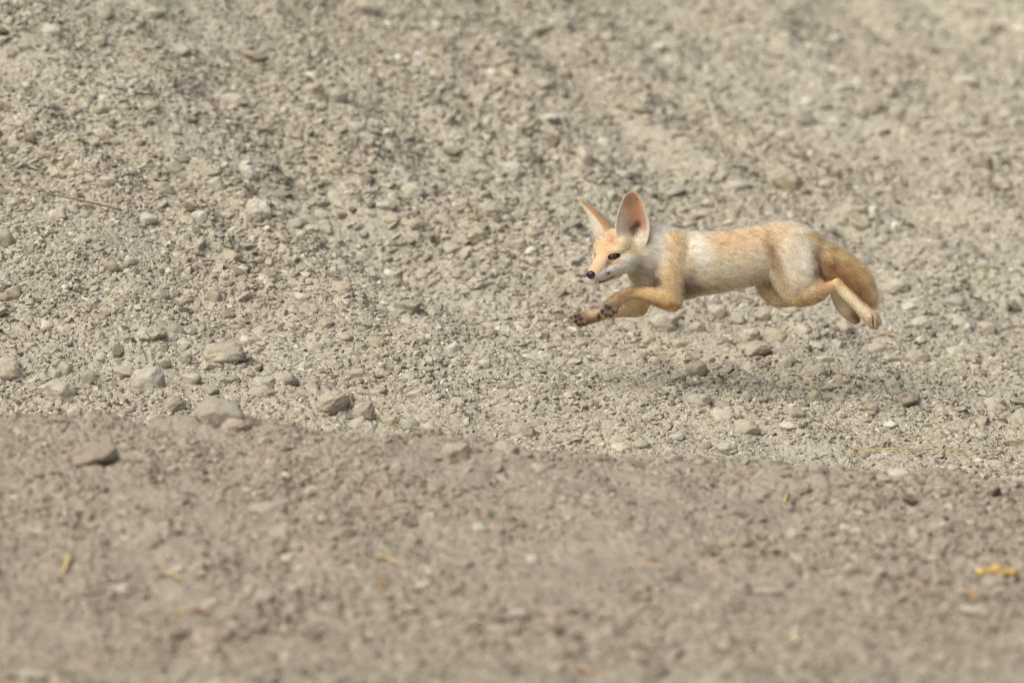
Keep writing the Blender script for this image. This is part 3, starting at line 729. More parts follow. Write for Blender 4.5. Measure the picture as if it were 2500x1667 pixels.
# name, side scale, blend, points (px, depth, py, radius) ordered along the lie of the coat
CH = [
 ('torso', .70, 12, [(1610, 0, 634, 60), (1650, 0, 641, 70), (1700, 0, 645, 71), (1760, 0, 639, 67), (1820, 0, 628, 64), (1872, 0, 616, 61), (1915, 0, 606, 60), (1945, 0, 607, 50), (1962, 0, 610, 40)]),
 ('neck', .80, 14, [(1535, -16, 618, 42), (1568, -10, 613, 47), (1602, -2, 618, 53), (1640, 0, 630, 60)]),
 ('breast', .85, 12, [(1560, -4, 652, 26), (1585, 0, 676, 30), (1630, 0, 694, 30), (1680, 0, 696, 26)]),
 ('shoulder', .62, 9, [(1650, -30, 596, 28), (1645, -34, 620, 34), (1638, -38, 665, 33), (1636, -42, 705, 29), (1642, -44, 738, 20)]),
 ('forearm', .80, 6, [(1646, -45, 742, 15), (1626, -46, 733, 20.5), (1597, -48, 724, 19), (1566, -50, 717, 14.5), (1540, -50, 716, 13), (1514, -51, 728, 13), (1496, -53, 742, 15), (1488, -55, 750, 16)]),
 ('shoulder_far', .62, 9, [(1630, 30, 600, 28), (1612, 34, 640, 30), (1590, 38, 680, 29), (1572, 40, 715, 23), (1563, 40, 748, 16)]),
 ('forearm_far', .80, 6, [(1566, 40, 753, 14), (1550, 40, 754, 17.5), (1520, 39, 755, 16.5), (1488, 38, 762, 13.5), (1460, 36, 770, 12), (1436, 33, 776, 13), (1422, 31, 778, 16)]),
 ('thigh', .58, 18, [(1900, -16, 596, 42), (1920, -19, 625, 51), (1936, -24, 660, 48), (1946, -28, 692, 40), (1948, -30, 712, 28)]),
 ('thigh_back', .58, 12, [(1938, -22, 640, 38), (1960, -27, 690, 32), (1983, -30, 708, 24), (1996, -31, 710, 18)]),
 ('shin', .70, 7, [(1945, -34, 718, 25), (1970, -34, 718, 25), (1996, -33, 711, 17), (2018, -31, 704, 10.5), (2042, -30, 694, 9)]),
 ('foot', .75, 5, [(2041, -30, 690, 9), (2052, -30, 704, 11.5), (2072, -30, 725, 13), (2096, -31, 748, 13), (2114, -32, 765, 14.5), (2128, -33, 777, 15)]),
 ('thigh_far', .60, 9, [(1890, 26, 610, 42), (1886, 30, 650, 42), (1884, 32, 690, 36), (1896, 32, 722, 21), (1912, 32, 731, 15)]),
 ('shin_far', .70, 7, [(1905, 32, 730, 15), (1940, 31, 724, 20), (1975, 30, 714, 17), (2010, 29, 702, 11), (2035, 28, 690, 8)]),
 ('foot_far', .75, 5, [(2040, 28, 688, 8), (2040, 26, 710, 10), (2050, 24, 738, 12.5), (2066, 22, 758, 13), (2084, 20, 775, 12)]),
 ('tail', .85, 8, [(1950, 0, 590, 26), (1972, 2, 600, 24), (1996, 6, 618, 26), (2024, 10, 638, 28), (2058, 13, 658, 27), (2090, 14, 682, 23), (2112, 14, 708, 15), (2122, 14, 732, 7)]),
 ('tail', .85, 8, [(1962, 3, 622, 14), (1990, 7, 640, 17), (2022, 11, 655, 15), (2050, 13, 668, 14)]),
 ('skull', .98, 9, [Hr(20, 0, 4, 39), Hr(-4, 0, 5, 43)]),
 ('skull_side', .98, 9, [Hr(6, -14, 0, 37), Hr(2, 14, 0, 37)]),
 ('brow', 1., 7, [Hr(40, -17, 4, 19), Hr(16, -28, 12, 22)]),
 ('brow_far', 1., 7, [Hr(40, 17, 4, 19), Hr(16, 28, 12, 22)]),
 ('cheek', 1., 9, [Hr(46, -17, -18, 16), Hr(26, -28, -22, 23), Hr(4, -32, -20, 29)]),
 ('cheek_far', 1., 9, [Hr(46, 17, -18, 16), Hr(26, 28, -22, 23), Hr(4, 32, -20, 29)]),
 ('muzzle', 1., 7, [Hr(121, 0, -17, 9.5), Hr(108, 0, -15, 14.5), Hr(84, 0, -12, 18.5), Hr(55, 0, -6, 23), Hr(38, 0, 0, 27)]),
 ('lip', 1., 5, [Hr(114, -7, -22, 8.5), Hr(95, -11, -24, 11), Hr(70, -15, -25, 14), Hr(45, -20, -27, 18)]),
 ('lip_far', 1., 5, [Hr(114, 7, -22, 8.5), Hr(95, 11, -24, 11), Hr(70, 15, -25, 14), Hr(45, 20, -27, 18)]),
 ('jaw', 1., 3.5, [Hr(106, 0, -38, 6.5), Hr(88, 0, -41, 9), Hr(60, 0, -44, 13), Hr(30, 0, -43, 20), Hr(0, 0, -34, 28)]),
]
def toes(prefix, pts, sc=.9, k=3.0):
    for p in pts: CH.append((prefix, sc, k, p))
toes('toe', [[(1482, -58, 752, 9), (1472, -64, 757, 6.5), (1471, -67, 762, 5.5)], [(1486, -58, 756, 9), (1480, -65, 765, 7), (1480, -68, 768, 5.5)],
             [(1492, -58, 756, 9), (1490, -66, 766, 7), (1491, -69, 768, 5.5)], [(1497, -57, 750, 9), (1500, -64, 758, 7), (1501, -67, 760, 5.5)]])
toes('toe_far', [[(1416, 28, 774, 9), (1408, 21, 768, 6.5), (1405, 18, 770, 5.5)], [(1415, 27, 780, 9), (1407, 19, 781, 7), (1405, 16, 783, 5.5)],
                 [(1418, 27, 784, 9), (1414, 19, 789, 7), (1413, 16, 790, 5.5)], [(1424, 27, 782, 9), (1425, 20, 788, 7), (1425, 17, 789, 5.5)]])
toes('toe_hind', [[(2122, -38, 776, 11), (2124, -41, 788, 7.5), (2127, -40, 797, 5.5)], [(2131, -33, 776, 11), (2135, -38, 790, 7.5), (2136, -38, 799, 5)],
                  [(2132, -27, 774, 11), (2142, -30, 784, 7.5), (2144, -30, 792, 5)]])
toes('toe_hind_far', [[(2080, 15, 772, 10), (2085, 13, 781, 7), (2088, 12, 786, 5)], [(2084, 20, 772, 10), (2091, 19, 779, 7), (2094, 18, 784, 5)], [(2084, 25, 770, 10), (2092, 26, 777, 7), (2096, 26, 781, 5)]])

def cr(points, n=6):
    p = np.array(points, float); out = []
    if len(p) == 2: return p
    for i in range(len(p) - 1):
        a, b, c, d = p[max(i - 1, 0)], p[i], p[i + 1], p[min(i + 2, len(p) - 1)]
        for j in range(n):
            f = j / n
            out.append(.5 * (2 * b + (c - a) * f + (2 * a - 5 * b + 4 * c - d) * f ** 2 + (3 * b - a - 3 * c + d) * f ** 3))
    out.append(p[-1]); return np.array(out)
CHAINS = [(nm, sy, k, cr(p, 4)) for nm, sy, k, p in CH]

def chain_eval(pts, chain, want_dir=False):
    """distance of pts (n, 3) to one chain; optionally the chain's direction there"""
    nm, sy, k, c = chain
    S = np.array([1, 1 / sy, 1])
    q = pts * S
    best = np.full(len(q), 1e9); dr = np.zeros_like(q) if want_dir else None
    for i in range(len(c) - 1):
        a, b = c[i, :3] * S, c[i + 1, :3] * S
        ab = b - a; L2 = (ab @ ab) + 1e-9
        t = np.clip(((q - a) @ ab) / L2, 0, 1)
        d = np.sqrt((((q - a) - t[:, None] * ab) ** 2).sum(1)) - (c[i, 3] * (1 - t) + c[i + 1, 3] * t)
        m = d < best
        best = np.where(m, d, best)
        if want_dir:
            v = c[i + 1, :3] - c[i, :3]; dr[m] = v / (np.linalg.norm(v) + 1e-9)
    return (best, dr) if want_dir else best

# distance field on a grid of 1.8 mm
GS = 1.8
gx = np.arange(1385, 2156, GS); gy = np.arange(-150, 84, GS); gz = np.arange(535, 812, GS)
F = np.full((len(gx), len(gy), len(gz)), 40.0, np.float32)
for ch in CHAINS:
    nm, sy, k, c = ch
    for i in range(0, len(c) - 1):
        seg = c[i:i + 2]
        pad = k + 6
        lo = (seg[:, :3] - seg[:, 3:4] * np.array([1, sy, 1])).min(0) - pad; hi = (seg[:, :3] + seg[:, 3:4] * np.array([1, sy, 1])).max(0) + pad
        i0, i1 = np.searchsorted(gx, [lo[0], hi[0]]); j0, j1 = np.searchsorted(gy, [lo[1], hi[1]]); k0, k1 = np.searchsorted(gz, [lo[2], hi[2]])
        A, B, Cc = np.meshgrid(gx[i0:i1], gy[j0:j1], gz[k0:k1], indexing='ij')
        pts = np.stack([A.ravel(), B.ravel(), Cc.ravel()], 1)
        d = chain_eval(pts, (nm, sy, k, seg)).reshape(A.shape).astype(np.float32)
        f = F[i0:i1, j0:j1, k0:k1]
        kk = k if i == 0 or i == len(c) - 2 else k
        h = np.clip(kk - np.abs(f - d), 0, None) / kk
        F[i0:i1, j0:j1, k0:k1] = np.minimum(f, d) - h * h * kk * .25
def carve(center, rad, axes, k=2.0):
    """smooth subtraction of an ellipsoid: eye sockets"""
    lo, hi = np.array(center) - max(rad) - 6, np.array(center) + max(rad) + 6
    i0, i1 = np.searchsorted(gx, [lo[0], hi[0]]); j0, j1 = np.searchsorted(gy, [lo[1], hi[1]]); k0, k1 = np.searchsorted(gz, [lo[2], hi[2]])
    A, B, Cc = np.meshgrid(gx[i0:i1], gy[j0:j1], gz[k0:k1], indexing='ij')
    q = np.stack([A, B, Cc], -1) - np.array(center)
    e = sum(((q @ ax) / r) ** 2 for ax, r in zip(axes, rad))
    d = ((np.sqrt(e) - 1) * min(rad)).astype(np.float32)
    f = F[i0:i1, j0:j1, k0:k1]; nd = -d
    h = np.clip(k - np.abs(f - nd), 0, None) / k
    F[i0:i1, j0:j1, k0:k1] = np.maximum(f, nd) + h * h * k * .25

def field(p):
    """trilinear look-up of F and its gradient"""
    q = np.stack([(p[:, 0] - gx[0]) / GS, (p[:, 1] - gy[0]) / GS, (p[:, 2] - gz[0]) / GS], 1)
    q = np.clip(q, 0, np.array(F.shape) - 1.001); i = q.astype(int); f = q - i
    v = 0
    for a in (0, 1):
        for b in (0, 1):
            for c in (0, 1):
                w = (f[:, 0] if a else 1 - f[:, 0]) * (f[:, 1] if b else 1 - f[:, 1]) * (f[:, 2] if c else 1 - f[:, 2])
                v = v + w * F[i[:, 0] + a, i[:, 1] + b, i[:, 2] + c]
    return v
def march(origin, d, n=120, step=.8):
    """from outside along d to the surface"""
    p = np.array(origin, float)
    for _ in range(n):
        if field(p[None])[0] <= 0: break
        p = p + d * step
    return p

# eyes: found where the sight axis of each meets the head, then carved as almond openings
EYES = []
for side, (ea, el, eb) in ((-1, (52, -60, 3)), (1, (52, 60, 3))):
    out = HL * side * .80 + HF * .60; out /= np.linalg.norm(out)
    tgt = np.array(H(50, side * 20, 3)); start = tgt + out * 60
    s = march(start, -out)
    up = HU - out * (HU @ out); up /= np.linalg.norm(up)
    along = np.cross(out, up); along /= np.linalg.norm(along)
    if along @ HF < 0: along = -along                    # towards the nose
    ax1 = along * .99 + up * .15; ax1 /= np.linalg.norm(ax1)
    ax2 = up - ax1 * (up @ ax1); ax2 /= np.linalg.norm(ax2)
    EYES.append((s, out, ax1, ax2))
for s, out, a1, a2 in EYES:
    carve(s - out * .5, (12.8, 5.2, 8.0), (a1, a2, out), 1.5)

def surface_nets(F):
    inside = F < 0
    nx, ny, nz = F.shape
    c = np.zeros((nx - 1, ny - 1, nz - 1), np.int8)
    for a in (0, 1):
        for b in (0, 1):
            for d in (0, 1):
                c += inside[a:nx - 1 + a, b:ny - 1 + b, d:nz - 1 + d]
    ids = np.argwhere((c > 0) & (c < 8))
    lut = np.full(c.shape, -1, np.int64); lut[tuple(ids.T)] = np.arange(len(ids))
    acc = np.zeros((len(ids), 3)); cnt = np.zeros(len(ids))
    i, j, k = ids.T
    corners = [(a, b, d) for a in (0, 1) for b in (0, 1) for d in (0, 1)]
    for p in corners:
        for ax in range(3):
            if p[ax] == 0:
                q = list(p); q[ax] = 1
                fa = F[i + p[0], j + p[1], k + p[2]]; fb = F[i + q[0], j + q[1], k + q[2]]
                m = (fa < 0) != (fb < 0)
                t = np.where(m, fa / np.where(m, fa - fb, 1), 0)
                pos = np.tile(np.array(p, float), (len(ids), 1)); pos[:, ax] += t
                acc += pos * m[:, None]; cnt += m
    v = ids + acc / cnt[:, None]
    quads = []
    for ax in range(3):
        b, d = (ax + 1) % 3, (ax + 2) % 3
        sl0 = [slice(None)] * 3; sl1 = [slice(None)] * 3; sl0[ax] = slice(0, -1); sl1[ax] = slice(1, None)
        A, B = inside[tuple(sl0)], inside[tuple(sl1)]
        e = np.argwhere(A != B); fl = A[tuple(e.T)]
        ok = (e[:, b] > 0) & (e[:, d] > 0); e, fl = e[ok], fl[ok]
        eb = np.zeros(3, int); eb[b] = 1; ed = np.zeros(3, int); ed[d] = 1
        g = lambda o: lut[tuple((e - o).T)]
        q = np.stack([g(0 * eb), g(eb), g(eb + ed), g(ed)], 1)
        q[~fl] = q[~fl][:, ::-1]
        quads.append(q)
    return v, np.vstack(quads)

V, Q = surface_nets(F)
V = V * GS + np.array([gx[0], gy[0], gz[0]])
Q = Q[(Q >= 0).all(1)]
def to_local(p):
    p = np.asarray(p, float)
    return np.stack([(p[..., 0] - 1770) / 1000, p[..., 1] / 1000, -(p[..., 2] - 680) / 1000], -1)

# light smoothing of the net
for _ in range(2):
    acc = np.zeros_like(V); cnt = np.zeros(len(V))
    for a, b in ((0, 1), (1, 2), (2, 3), (3, 0)):
        np.add.at(acc, Q[:, a], V[Q[:, b]]); np.add.at(cnt, Q[:, a], 1)
        np.add.at(acc, Q[:, b], V[Q[:, a]]); np.add.at(cnt, Q[:, b], 1)
    V = V * .5 + acc / cnt[:, None] * .5
print('fox body quads', len(Q))

# ------------------------------------------------------------------ coat colours with some painted shade and highlight (sRGB), places in px / py, radius, strength
BASEC = {'torso': (220, 203, 168), 'neck': (252, 236, 208), 'breast': (190, 172, 142), 'shoulder': (212, 188, 146), 'forearm': (206, 174, 122),
         'shoulder_far': (214, 200, 168), 'forearm_far': (204, 180, 138), 'thigh': (222, 202, 166), 'thigh_back': (208, 186, 146), 'shin': (206, 172, 122),
         'foot': (220, 200, 160), 'thigh_far': (196, 172, 134), 'shin_far': (208, 186, 150), 'foot_far': (214, 196, 160), 'tail': (210, 164, 112),
         'skull': (216, 190, 150), 'skull_side': (212, 190, 148), 'brow': (214, 184, 138), 'brow_far': (214, 180, 130), 'cheek': (232, 222, 198), 'cheek_far': (222, 205, 170),
         'muzzle': (212, 186, 150), 'lip': (224, 216, 204), 'lip_far': (224, 214, 200), 'jaw': (216, 202, 176), 'toe': (176, 152, 118), 'toe_far': (176, 150, 116), 'toe_hind': (190, 160, 122), 'toe_hind_far': (160, 126, 92)}
# (px, py, rx, ry, angle, colour, strength, depth range or None)
BL = [
 (1740, 580, 100, 20, -4, (206, 172, 128), .85, None), (1830, 572, 80, 22, -14, (208, 174, 132), .85, None), (1905, 553, 40, 18, 0, (218, 186, 148), .8, None),
 (1790, 612, 80, 20, -8, (206, 172, 130), .6, None), (1760, 650, 90, 28, -6, (226, 212, 180), .6, None), (1760, 695, 110, 22, -6, (214, 196, 160), .6, None),
 (1703, 606, 21, 36, -24, (240, 231, 210), .9, None), (1690, 585, 16, 18, 0, (230, 220, 198), .7, None), (1716, 632, 18, 20, 0, (230, 222, 204), .7, None),
 (1655, 590, 18, 30, 0, (216, 184, 132), .55, None), (1660, 625, 18, 26, 0, (206, 184, 142), .7, None), (1640, 680, 22, 40, 0, (202, 170, 116), .7, None),
 (1694, 706, 26, 14, -10, (110, 90, 78), .85, None), (1680, 690, 12, 34, 8, (140, 120, 106), .85, None), (1740, 706, 30, 8, -8, (160, 136, 104), .5, None),  # armpit: darker fur, with part of its shade painted in
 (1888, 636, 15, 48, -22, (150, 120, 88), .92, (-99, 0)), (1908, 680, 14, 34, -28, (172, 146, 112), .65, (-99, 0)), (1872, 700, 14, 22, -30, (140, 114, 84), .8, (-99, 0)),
 (1938, 645, 26, 50, -6, (232, 222, 196), .8, None), (1968, 622, 13, 58, -8, (246, 238, 212), 1.0, None), (1950, 570, 26, 14, 28, (236, 220, 184), .8, None),
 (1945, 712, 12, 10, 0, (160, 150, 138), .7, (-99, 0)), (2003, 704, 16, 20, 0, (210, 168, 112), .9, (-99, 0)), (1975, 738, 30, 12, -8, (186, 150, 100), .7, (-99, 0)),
 (1990, 580, 24, 12, 32, (214, 164, 92), .9, None), (1602, 606, 22, 40, 0, (252, 238, 210), .8, None), (1600, 563, 26, 9, 8, (190, 174, 152), .7, None),
 (1596, 665, 14, 22, 20, (130, 110, 86), .6, None), (1602, 687, 13, 15, 0, (74, 58, 46), .95, None), (1570, 660, 18, 14, 20, (190, 178, 150), .5, None),  # dark ones: shade of the recess between neck and upper arm, painted in
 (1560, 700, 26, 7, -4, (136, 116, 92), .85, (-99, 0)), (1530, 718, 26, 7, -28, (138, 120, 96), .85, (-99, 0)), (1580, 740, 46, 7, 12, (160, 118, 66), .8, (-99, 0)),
 (1646, 748, 14, 12, 0, (180, 132, 76), .8, (-99, 0)), (1490, 736, 14, 8, -20, (206, 186, 140), .8, (-99, 0)), (1487, 757, 24, 19, 0, (100, 82, 66), 1.0, (-150, -56)),
 (1415, 781, 22, 22, 0, (100, 82, 66), 1.0, (-9, 29)), (1463, 772, 5, 9, 0, (70, 54, 42), .95, (0, 99)), (1450, 782, 22, 8, -16, (128, 96, 64), .7, (0, 99)), (1574, 760, 10, 12, 0, (214, 170, 100), .7, (0, 99)),
 (2050, 690, 12, 6, 42, (206, 154, 80), .95, None), (2076, 710, 16, 5, 42, (206, 154, 80), .95, None), (2104, 735, 16, 5, 42, (206, 150, 76), .95, None),
 (2090, 738, 34, 7, 44, (230, 216, 184), .9, (-99, 0)), (2060, 722, 12, 8, 40, (226, 204, 160), .8, (-99, 0)), (2134, 784, 12, 16, 0, (200, 172, 134), .9, (-99, 0)), (2129, 784, 2.6, 14, -6, (96, 70, 50), .9, (-99, 0)), (2138, 786, 2.2, 10, -6, (110, 82, 60), .8, (-99, 0)), (2120, 784, 5, 10, 0, (140, 112, 84), .6, (-99, 0)),  # narrow dark streaks: shade in the creases between the toes, painted in
 (2088, 776, 14, 8, 40, (120, 88, 62), .9, (0, 99)), (2060, 735, 20, 7, 55, (232, 226, 210), .7, (0, 99)),
 (2000, 596, 40, 8, 30, (228, 186, 126), .9, None), (2050, 618, 50, 10, 38, (226, 180, 110), .9, None), (2110, 668, 24, 30, 40, (220, 176, 114), .85, None),  # golden fur of the tail's top edge, with its highlight painted in
 (2020, 640, 36, 12, 30, (176, 132, 82), .8, None), (2060, 670, 40, 12, 36, (170, 126, 76), .8, None), (2100, 716, 14, 26, -20, (150, 112, 70), .85, None), (2022, 606, 7, 5, 0, (96, 66, 40), .8, None),
 (2124, 740, 8, 14, 0, (110, 86, 60), .8, None), (1990, 665, 12, 18, 0, (120, 82, 50), .7, None),
 (1488, 592, 14, 26, 14, (206, 160, 108), .9, None), (1470, 612, 16, 16, 0, (212, 174, 126), .8, None), (1462, 642, 16, 20, 20, (216, 180, 136), .9, None), (1446, 662, 10, 12, 20, (208, 164, 114), .9, None),
 (1482, 643, 5, 12, 14, (142, 98, 60), .85, None), (1502, 645, 14, 6, -10, (204, 158, 108), .8, None), (1510, 608, 18, 6, 6, (232, 216, 180), .85, None),
 (1545, 614, 24, 14, 0, (220, 196, 136), .85, None), (1550, 640, 26, 12, 0, (224, 216, 190), .85, None), (1496, 661, 28, 10, -22, (236, 230, 224), .95, None),
 (1470, 673, 20, 7, -20, (220, 214, 208), .95, None), (1484, 668, 4.5, 3, -20, (66, 56, 52), .9, None),
 (1545, 586, 30, 10, 0, (224, 206, 168), .6, None), (1547, 570, 8, 15, 32, (78, 54, 44), .95, (-99, 0)), (1562, 566, 10, 16, 0, (222, 206, 190), .8, (-99, 0)), (1575, 610, 12, 40, 4, (224, 212, 186), .7, None),  # dark blob: shade of the ear cavity painted onto the head fur
]
MOUTH = np.array([march((x, -148, y), np.array([0, 1., 0]), 300, .8) for x, y in ((1446, 685), (1452, 688), (1462, 689), (1472, 687.5), (1480, 685), (1488, 680.5), (1495, 676), (1502, 671))])
MOUTHF = np.array([H(116, 6, -34), H(106, 11, -35), H(90, 14, -36), H(72, 18, -37), H(56, 22, -34)])

def weights(p):
    W, D, tot = [], [], 0
    best = None
    for ch in CHAINS:
        d, dr = chain_eval(p, ch, True)
        w = np.exp(-np.clip(d, -14, 60) / 5.5); W.append(w); D.append(dr)
    return np.array(W), np.array(D)

def seg_dist(p, line):
    best = np.full(len(p), 1e9)
    for a, b in zip(line[:-1], line[1:]):
        ab = b - a; t = np.clip(((p - a) @ ab) / (ab @ ab), 0, 1)
        best = np.minimum(best, np.linalg.norm(p - a - t[:, None] * ab, axis=1))
    return best

def coat(p, W):
    """coat colour, painted shade included (linear), at points given chain weights"""
    base = np.array([srgb(*BASEC[c[0]]) for c in CHAINS])
    Wn = W / W.sum(0)
    col = (Wn[:, :, None] * base[:, None, :]).sum(0)
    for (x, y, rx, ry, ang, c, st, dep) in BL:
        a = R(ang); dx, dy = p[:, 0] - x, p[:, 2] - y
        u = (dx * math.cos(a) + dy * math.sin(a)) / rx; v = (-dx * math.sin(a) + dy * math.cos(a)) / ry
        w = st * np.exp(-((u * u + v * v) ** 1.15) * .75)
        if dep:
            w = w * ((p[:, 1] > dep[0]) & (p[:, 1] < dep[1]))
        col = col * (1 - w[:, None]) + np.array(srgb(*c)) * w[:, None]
    g = col.mean(1, keepdims=True)
    return np.clip(g + (col - g) * .92, 0, 1)

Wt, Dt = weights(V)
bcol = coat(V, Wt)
for line in (MOUTH, MOUTHF):
    d = seg_dist(V, line); w = np.clip(1.5 - d / 2.2, 0, 1)[:, None]
    bcol = bcol * (1 - w) + np.array(srgb(58, 42, 34)) * w
for s, out, a1, a2 in EYES:
    q = V - s
    e = np.sqrt(((q @ a1) / 16.5) ** 2 + ((q @ a2) / 7.4) ** 2 + ((q @ out) / 22) ** 2)
    w = np.clip((1.12 - e) / .15, 0, 1)[:, None]
    bcol = bcol * (1 - w) + np.array(srgb(52, 38, 32)) * w

body_me = mesh_np('body', to_local(V), Q[:, ::-1])
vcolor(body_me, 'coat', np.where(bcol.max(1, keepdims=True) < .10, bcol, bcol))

def coat_material(name, rough=.8, fuzz=.0, boost=1.0, tl=.0):
    m = bpy.data.materials.new(name); t = NT(m)
    at = t.n('ShaderNodeAttribute', attribute_name='coat')
    bs = t.n('ShaderNodeBsdfPrincipled', i_Roughness=rough)
    bs.inputs['Specular IOR Level'].default_value = .2
    col = at.outputs['Color']
    if boost != 1.0:
        col = t.mix(1.0, col, (boost,) * 3, 'MULTIPLY')
    t.l(col, bs.inputs['Base Color'])
    if tl > 0:
        tr = t.n('ShaderNodeBsdfTranslucent'); t.l(col, tr.inputs['Color'])
        mx = t.n('ShaderNodeMixShader', i_0=tl); t.l(bs.outputs[0], mx.inputs[1]); t.l(tr.outputs[0], mx.inputs[2])
        t.l(mx.outputs[0], t.out.inputs[0])
    else:
        t.l(bs.outputs[0], t.out.inputs[0])
    return m
m_skin = coat_material('fox undercoat', .9)
m_fur = bpy.data.materials.new('fox guard hair'); t = NT(m_fur)
at = t.n('ShaderNodeAttribute', attribute_name='coat')
hb = t.n('ShaderNodeBsdfHairPrincipled', parametrization='COLOR')
hb.inputs['Roughness'].default_value = .45; hb.inputs['Radial Roughness'].default_value = .6
t.l(at.outputs['Color'], hb.inputs['Color']); t.l(hb.outputs[0], t.out.inputs[0])
m_ear = coat_material('fox ear skin', .7, tl=.45)

# ------------------------------------------------------------------ ears: thin cupped shells joined into the body mesh
def resample(pts, n):
    p = np.array(pts, float); d = np.r_[0, np.cumsum(np.linalg.norm(np.diff(p, axis=0), axis=1))]; d /= d[-1]
    t = np.linspace(0, 1, n)
    q = np.stack([np.interp(t, d, p[:, k]) for k in range(3)], 1)
    for _ in range(3):
        q[1:-1] = q[1:-1] * .5 + (q[:-2] + q[2:]) * .25
    return q
def shell(left, right, mid, thick, n=44, m=26):
    """cup between two rims through the points mid, closed to a real thickness; returns verts, quads, (u, t, back) per vertex"""
    Lc, Rc, Mc = resample(left, n), resample(right, n), resample(mid, n)
    u = np.linspace(0, 1, m)
    ctrl = 2 * Mc - (Lc + Rc) / 2
    G = (1 - u)[None, :, None] ** 2 * Lc[:, None] + 2 * (u * (1 - u))[None, :, None] * ctrl[:, None] + u[None, :, None] ** 2 * Rc[:, None]
    du = np.gradient(G, axis=1); dt = np.gradient(G, axis=0)
    N = np.cross(du, dt); N /= (np.linalg.norm(N, axis=2, keepdims=True) + 1e-9)
    for _ in range(4): N[1:-1] = (N[1:-1] * 2 + N[:-2] + N[2:]) / 4
    th = thick * (.35 + .65 * np.sin(np.pi * np.clip(u, .0, 1))[None, :, None] ** .5) * np.clip(np.linspace(1.3, .45, n), 0, 1)[:, None, None]
    A, B = G + N * th * .5, G - N * th * .5
    vid = np.arange(n * m).reshape(n, m)
    q1 = np.stack([vid[:-1, :-1], vid[:-1, 1:], vid[1:, 1:], vid[1:, :-1]], -1).reshape(-1, 4)
    q2 = q1[:, ::-1] + n * m
    edge = []
    for a, b in zip(list(vid[:-1, 0]), list(vid[1:, 0])): edge.append((a, b, b + n * m, a + n * m))
    for a, b in zip(list(vid[:-1, -1]), list(vid[1:, -1])): edge.append((b, a, a + n * m, b + n * m))
    for a, b in zip(list(vid[-1, :-1]), list(vid[-1, 1:])): edge.append((a, b, b + n * m, a + n * m))
    tt = np.repeat(np.linspace(0, 1, n), m); uu = np.tile(u, n)
    return np.vstack([A.reshape(-1, 3), B.reshape(-1, 3)]), np.vstack([q1, q2, np.array(edge)]), np.r_[uu, uu], np.r_[tt, tt], np.r_[np.zeros(n * m), np.ones(n * m)]
near = shell([(1520, -66, 600), (1509, -68, 588), (1503, -66, 570), (1502, -64, 550), (1506, -62, 526), (1513, -60, 505), (1520, -58, 486), (1526, -57, 476.5), (1534, -56, 471.5), (1543, -55, 470)],
             [(1566, -26, 618), (1574, -52, 604), (1580, -66, 588), (1583.5, -63, 570), (1584.5, -54, 552), (1579, -51, 527), (1572.5, -52, 501), (1566, -53, 485), (1560, -53, 477), (1552, -54, 471.5), (1543.5, -55, 470)],
             [(1551, -48, 606), (1548, -24, 588), (1549, -14, 565), (1550, -16, 545), (1547, -24, 522), (1545, -34, 503), (1543, -44, 485), (1543, -51, 475), (1543.5, -55, 470.6)], 3.2)
far = shell([(1458, -4, 592), (1450, 0, 576), (1444.5, 3, 558), (1438, 5, 535), (1430, 7, 517), (1421, 9, 501), (1413, 10, 488), (1407.5, 10, 481)],
            [(1502, 30, 562), (1498, 34, 545), (1489, 36, 536), (1472, 32, 523), (1455, 26, 511), (1438, 18, 499), (1422, 13, 489), (1408.5, 10, 481)],
            [(1488, -14, 580), (1481, -14, 560), (1473, -10, 545), (1459, -5, 529), (1446, 0, 515), (1432, 5, 503), (1418, 8, 491), (1408, 10, 481)], 3.0)
EAR = {}
